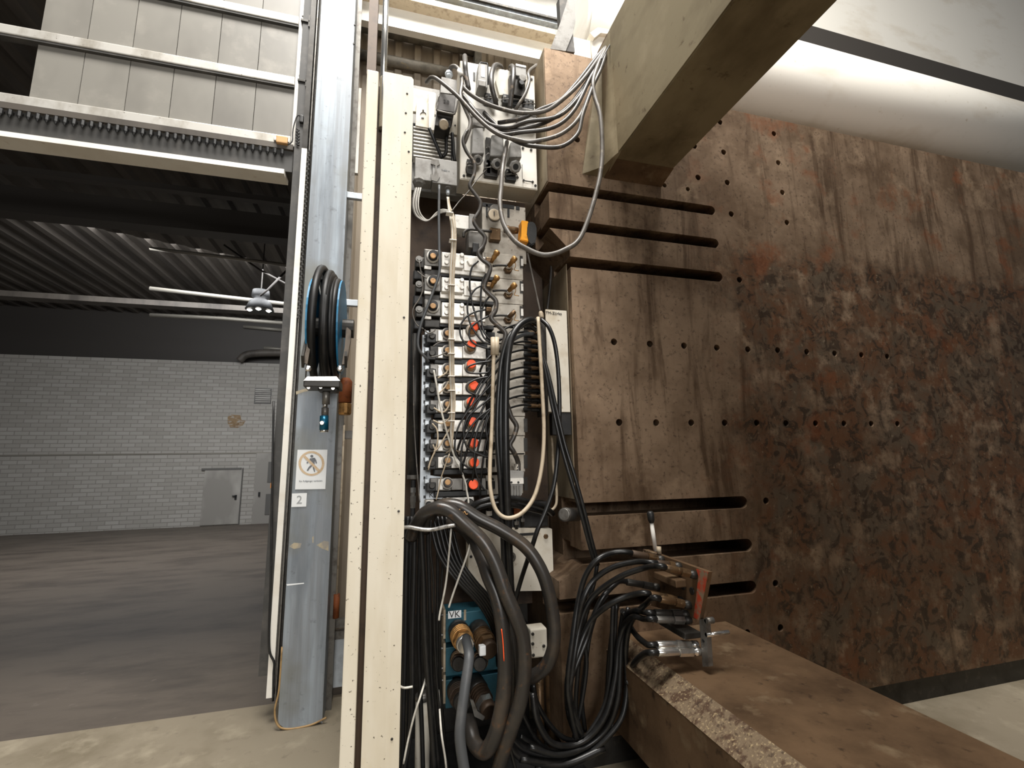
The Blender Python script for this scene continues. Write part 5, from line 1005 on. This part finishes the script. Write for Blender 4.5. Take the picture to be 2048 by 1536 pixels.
hose('big_hose', ID, [(1000, 1190, 2.0), (1018, 1240, 1.95), (1030, 1300, 1.93), (1034, 1370, 1.93), (1028, 1440, 1.94), (1006, 1510, 1.97), (990, 1560, 2.0)], 13, 'hose_worn', 'big dark hose tucked between the two front loops', n=12)
hose('silver_tie', L1, [(40, 830, 1.99), (130, 825, 1.96), (260, 848, 1.94), (380, 848, 1.93), (500, 820, 1.91), (610, 800, 1.9)], 21, 'silver_tie', 'braided silver tie wire holding the big hoses to the cover', 'tie')
# black hoses hanging straight down beside the cover
G = 'black hoses hanging beside the cover'
vs = [([(250, -520), (262, -250), (275, 0), (285, 400), (310, 800), (340, 1200), (365, 1560)], 24, 2.02), ([(206, -520), (200, -300), (195, 0), (182, 500), (182, 900), (160, 1300), (110, 1560)], 21, 2.08), ([(146, -520), (140, -330), (130, 0), (122, 600), (108, 1100), (100, 1560)], 21, 2.12), ([(336, -520), (330, -250), (355, 0), (366, 500), (390, 900), (432, 1300), (462, 1560)], 9, 2.04),
      ([(251, -520), (245, -300), (236, 0), (232, 400), (242, 800), (260, 1200), (270, 1560)], 18, 2.14), ([(316, -520), (310, -300), (320, 0), (330, 400), (345, 900), (400, 1560)], 16, 2.12), ([(396, -520), (390, -300), (390, 0), (385, 500), (400, 1100), (480, 1560)], 14, 2.16), ([(106, -520), (100, -250), (92, 200), (90, 800), (80, 1560)], 20, 2.15),
      ([(176, -520), (170, -250), (160, 100), (155, 700), (140, 1560)], 18, 2.17), ([(446, -520), (440, -250), (420, 40), (410, 300), (415, 900), (470, 1560)], 12, 2.19)]
for i, (pts, r, Y) in enumerate(vs):
    hose('hanging_hose', L2, pts, r, 'rubber_dull' if i % 3 else 'rubber', '%s black hose hanging in the dark bunch beside the cover' % ORD[i], 'hose', G, n=9, Y=Y)
G = 'black hoses slanting behind the big loops'
for i in range(6):
    d = i*34
    hose('slanting_hose', L2, [(320+d, -520, 2.14), (380+d, -260, 2.12), (450+d*.9, -120, 2.11), (560+d*.85, 20, 2.1), (690+d*.75, 150, 2.1), (800+d*.6, 310, 2.11), (860+d*.4, 480, 2.14), (880+d*.4, 700, 2.18)], 15, 'rubber', '%s hose from the left slanting behind the big loops' % ORD[i], 'hose', G, n=8)
G = 'pale wires among the lower black hoses'
for pts, lb in (([(540, -950), (560, -600), (500, -420), (460, 0), (410, 260), (400, 330)][2:], 'pale wire hanging left above the teal block'), ([(700, -500), (640, -240), (555, 0), (510, 130), (480, 225)], 'pale wire slanting toward the teal block'), ([(300, 760, 2.1), (285, 830, 2.05), (245, 960), (200, 1100), (150, 1300), (110, 1500)], 'pale wire slanting across the speckled pipe'), ([(396, 900, 2.12), (402, 1000, 2.06), (420, 1250), (450, 1450), (462, 1560)], 'pale wire running down beside the teal block'), ([(50, 845), (110, 880), (185, 872)], 'short pale wire curling from the cover edge')):
    hose('pale_wire', L2, pts, 9, 'cable_white', lb, 'wire', G, n=6, Y=1.98)
G = 'black hoses crossing under the beige loop'
for i, pts in enumerate(([(760, 640, 2.08), (860, 560, 2.06), (1000, 520, 2.05), (1150, 510, 2.05), (1350, 540, 2.07), (1560, 610, 2.1), (1650, 680, 2.14)], [(780, 650, 2.1), (900, 600, 2.09), (1060, 575, 2.08), (1250, 590, 2.09), (1450, 640, 2.11), (1600, 680, 2.15)])):
    hose('crossing_hose', L1, pts, 32-4*i, 'rubber', '%s black hose crossing behind the beige loop' % ('upper', 'lower')[i], 'hose', G)
for i, pts in enumerate(([(1090, 1190), (1060, 1230), (1045, 1260)], )): pass
G = 'thin hoses curling at the bottom centre'
for i, pts in enumerate(([(1170, 850), (1200, 1000), (1290, 1160), (1420, 1290), (1600, 1330)], [(1040, 1000), (1100, 1130), (1180, 1280), (1290, 1390), (1450, 1455), (1620, 1440)], [(880, 1150), (930, 1230), (1000, 1300), (1100, 1390), (1300, 1440), (1500, 1420), (1700, 1320)], [(850, 1180), (890, 1250), (960, 1330), (1060, 1440), (1280, 1500), (1480, 1490), (1750, 1370)], [(940, 1230), (975, 1350), (1000, 1450), (1030, 1560)])):
    hose('curling_hose', L2, pts, (20, 18, 30, 30, 14)[i], 'rubber', '%s hose curling across the floor below the loops' % ORD[i], 'hose', G, Y=(1.98, 1.99, 1.95, 1.92, 1.9)[i])
# ================================================================== hose plate on the lower arm
XQ = P(1290, 1098, 2.03).x
def q4(x, y, X=None): a = L4(x, y); return PX(a[0], a[1], XQ if X is None else X)
t = thing('hose_plate', 'rusty steel hose plate with red painted edge standing on the lower arm', 'hose plate', q4(1160, 1390))
TL, TR, BR, BL = q4(495, 105), q4(1190, 352), q4(1090, 880), q4(560, 720)
bm = prism(new(), [TL, TR, BR, BL], (.018, 0, 0)); obj('plate', bm, 'brown_steel', t)
obj('red_edge', prism(new(), [q4(1060, 318), q4(1190, 352), q4(1090, 880), q4(1030, 850), q4(1085, 400)], (-.002, 0, 0)), 'red_paint', t)
obj('top_edge', prism(new(), [q4(495, 100), q4(640, 150), q4(620, 230), q4(495, 175)], (-.012, 0, 0)), 'speckled_rust', t)
v = [q4(1088, 870), q4(1160, 870), q4(1192, 1390), q4(1125, 1390)]
obj('leg_bar', prism(new(), v, (.02, 0, 0)), 'mid_steel', t)
obj('bar_hole', lathe(new(), q4(1135, 1105)+Vector((.001, 0, 0)), (-1, 0, 0), [(0, .006), (.003, .006)], 10), 'black_plastic', t)
a = q4(585, 345, XQ-.05); b = q4(835, 530, XQ-.05); obj('valve_block', box(new(), (XQ-.05, a.y, a.z), (XQ, b.y, b.z), .004), 'brown_steel', t)
a = q4(690, 920, XQ-.05); b = q4(980, 1020, XQ-.05); obj('lower_block', box(new(), (XQ-.07, a.y, a.z), (XQ, b.y, b.z), .004), 'dark_steel', t)
for x, y in ((915, 510), (1012, 560)): obj('port', lathe(new(), q4(x, y)+Vector((.002, 0, 0)), (-1, 0, 0), [(0, .014), (.006, .014), (.006, .011)], 14), 'black_plastic', t, True)
p = q4(1165, 1042); obj('pin', cyl(new(), p, p+Vector((.1, 0, 0)), .008), 'chrome', t, True)
p = q4(1165, 888); obj('pin_bolt', cyl(new(), p, p+Vector((.03, 0, 0)), .012), 'mid_steel', t, True)
p = q4(650, 150); q_ = q4(660, 120); obj('top_bolt', cyl(new(), p, p+Vector((0, 0, .03)), .01), 'cable_tan', t, True)
# lever
t = thing('lever_handle', 'cream lever with black knob standing on the hose plate', 'lever', q4(610, 100))
a = P(1311, 1102, 2.0); b = P(1303, 1044, 2.0)
obj('rod', cyl(new(), a, b, .0105, .009, 12), 'ring_white', t, True)
obj('knob', lathe(new(), b, b-a, [(-.004, .011), (.01, .016), (.04, .017), (.05, .010)], 14), 'black_plastic', t, True)
# fittings and their hoses: (tip on the plate, length, finish)
fits = [((690, 215), .10, 'brown_dark', [(725, 150), (600, 146), (500, 190), (420, 300), (372, 480), (340, 700), (310, 950), (322, 1150), (400, 1320)], 'farthest hose of the top row on the hose plate'),
        ((880, 290), .12, 'brown_dark', [(885, 215), (750, 205), (600, 240), (480, 320), (410, 440), (372, 600), (342, 800), (308, 1000), (330, 1180), (365, 1340)], 'middle hose of the top row on the hose plate'),
        ((1045, 385), .15, 'brass_dark', [(940, 243), (800, 246), (650, 300), (500, 400), (425, 500), (380, 640), (345, 850), (320, 1060), (345, 1250)], 'nearest hose of the top row on the hose plate'),
        ((640, 520), .10, 'dark_steel', [(690, 335), (610, 352), (530, 440), (475, 560), (432, 700), (372, 850), (318, 1000), (310, 1150)], 'hose of the second row beside the valve block'),
        ((900, 670), .13, 'brass_dark', [(840, 415), (700, 425), (580, 480), (480, 560), (420, 660), (370, 800), (332, 950), (325, 1100), (390, 1300)], 'arching hose of the third row on the hose plate'),
        ((985, 715), .13, 'brass_dark', [(905, 445), (820, 470), (750, 540), (702, 640), (682, 800), (690, 1000), (660, 1200), (560, 1340), (420, 1450), (250, 1500), (0, 1480)], 'longest hose of the third row falling to the floor'),
        ((960, 815), .12, 'dark_steel', [(870, 535), (800, 530), (740, 520), (690, 560), (655, 700), (645, 900), (630, 1100), (560, 1280), (420, 1400), (250, 1450), (60, 1400)], 'upper hose of the fourth row on the hose plate'),
        ((985, 880), .12, 'mid_steel', [(880, 575), (800, 575), (730, 560), (672, 620), (632, 760), (615, 950), (560, 1180), (450, 1330), (330, 1390), (200, 1370), (110, 1230), (80, 1050)], 'lower hose of the fourth row on the hose plate'),
        ((1060, 1150), .13, 'chrome', [(885, 742), (820, 738), (760, 690), (722, 640), (700, 590), (660, 520)], 'upper chrome-ended hose near the foot of the plate'),
        ((1090, 1222), .14, 'chrome', [(890, 790), (800, 800), (745, 850), (712, 910), (690, 1000)], 'lower chrome-ended hose near the foot of the plate')]
G = 'black hoses on the hose plate'
for tip, L, m, pts, lb in fits:
    p = q4(*tip); e = pp(L3, *pts[0], p.y); L = (e-p).length; d = (e-p).normalized(); tt = thing('plate_hose', lb, 'hose', p, G)
    obj('socket', lathe(new(), p, d, [(-.002, .016), (.02, .016), (.022, .012), (.035, .012)], 14), 'dark_steel' if m != 'chrome' else 'chrome', tt, True)
    obj('hex_nut', lathe(new(), p, d, [(.03, .017), (L*.5, .017)], 6), m if m != 'brown_dark' else 'brass_dark', tt)
    obj('ferrule', lathe(new(), p, d, [(L*.5, .011), (L*.53, .0145), (L, .0145), (L+.002, .0125)], 14), m, tt, True)
    v = [e-d*.01, e+d*.03]
    ye = e.y
    n = len(pts)
    for i, (x, y) in enumerate(pts[1:]):
        f = min(1, (i+1)/3); Y = ye*(1-f)+1.92*f+.012*math.sin(i*1.7+L*60)
        v.append(pp(L3, x, y, Y))
    obj('hose', tube(new(), v, .0118, 9, 6), 'rubber', tt, True)
G = 'black hoses hanging in the bunch left of the lower arm'
for i, pts in enumerate(([(600, 470), (592, 700), (585, 900), (555, 1100), (480, 1260), (380, 1370), (230, 1390), (130, 1250), (90, 1050)], [(622, 470), (612, 700), (605, 900), (575, 1130), (500, 1290), (380, 1420), (200, 1440), (60, 1370), (0, 1330)], [(665, 520), (640, 700), (628, 900), (612, 1100), (540, 1290), (400, 1440), (200, 1490), (0, 1440)], [(500, 200), (480, 330), (440, 480), (400, 700), (375, 900), (360, 1150), (390, 1350)], [(470, 330), (440, 500), (405, 640), (430, 850), (400, 1100), (350, 1340)], [(350, 620), (330, 800), (300, 1000), (310, 1180), (360, 1330)], [(380, 560), (352, 760), (325, 960), (320, 1120), (350, 1290), (420, 1370)], [(640, 440), (600, 620), (572, 850), (560, 1050), (520, 1220), (420, 1350), (300, 1400)], [(560, 420), (500, 520), (450, 680), (420, 900), (400, 1100), (420, 1300)], [(700, 500), (665, 640), (655, 850), (650, 1050), (600, 1250), (480, 1420), (300, 1520), (100, 1530)])):
    hose('bunch_hose', L3, pts, 15, 'rubber' if i % 2 else 'rubber_dull', '%s loose hose in the bunch left of the lower arm' % ORD[i], 'hose', G, n=8, Y=1.95+.014*i)
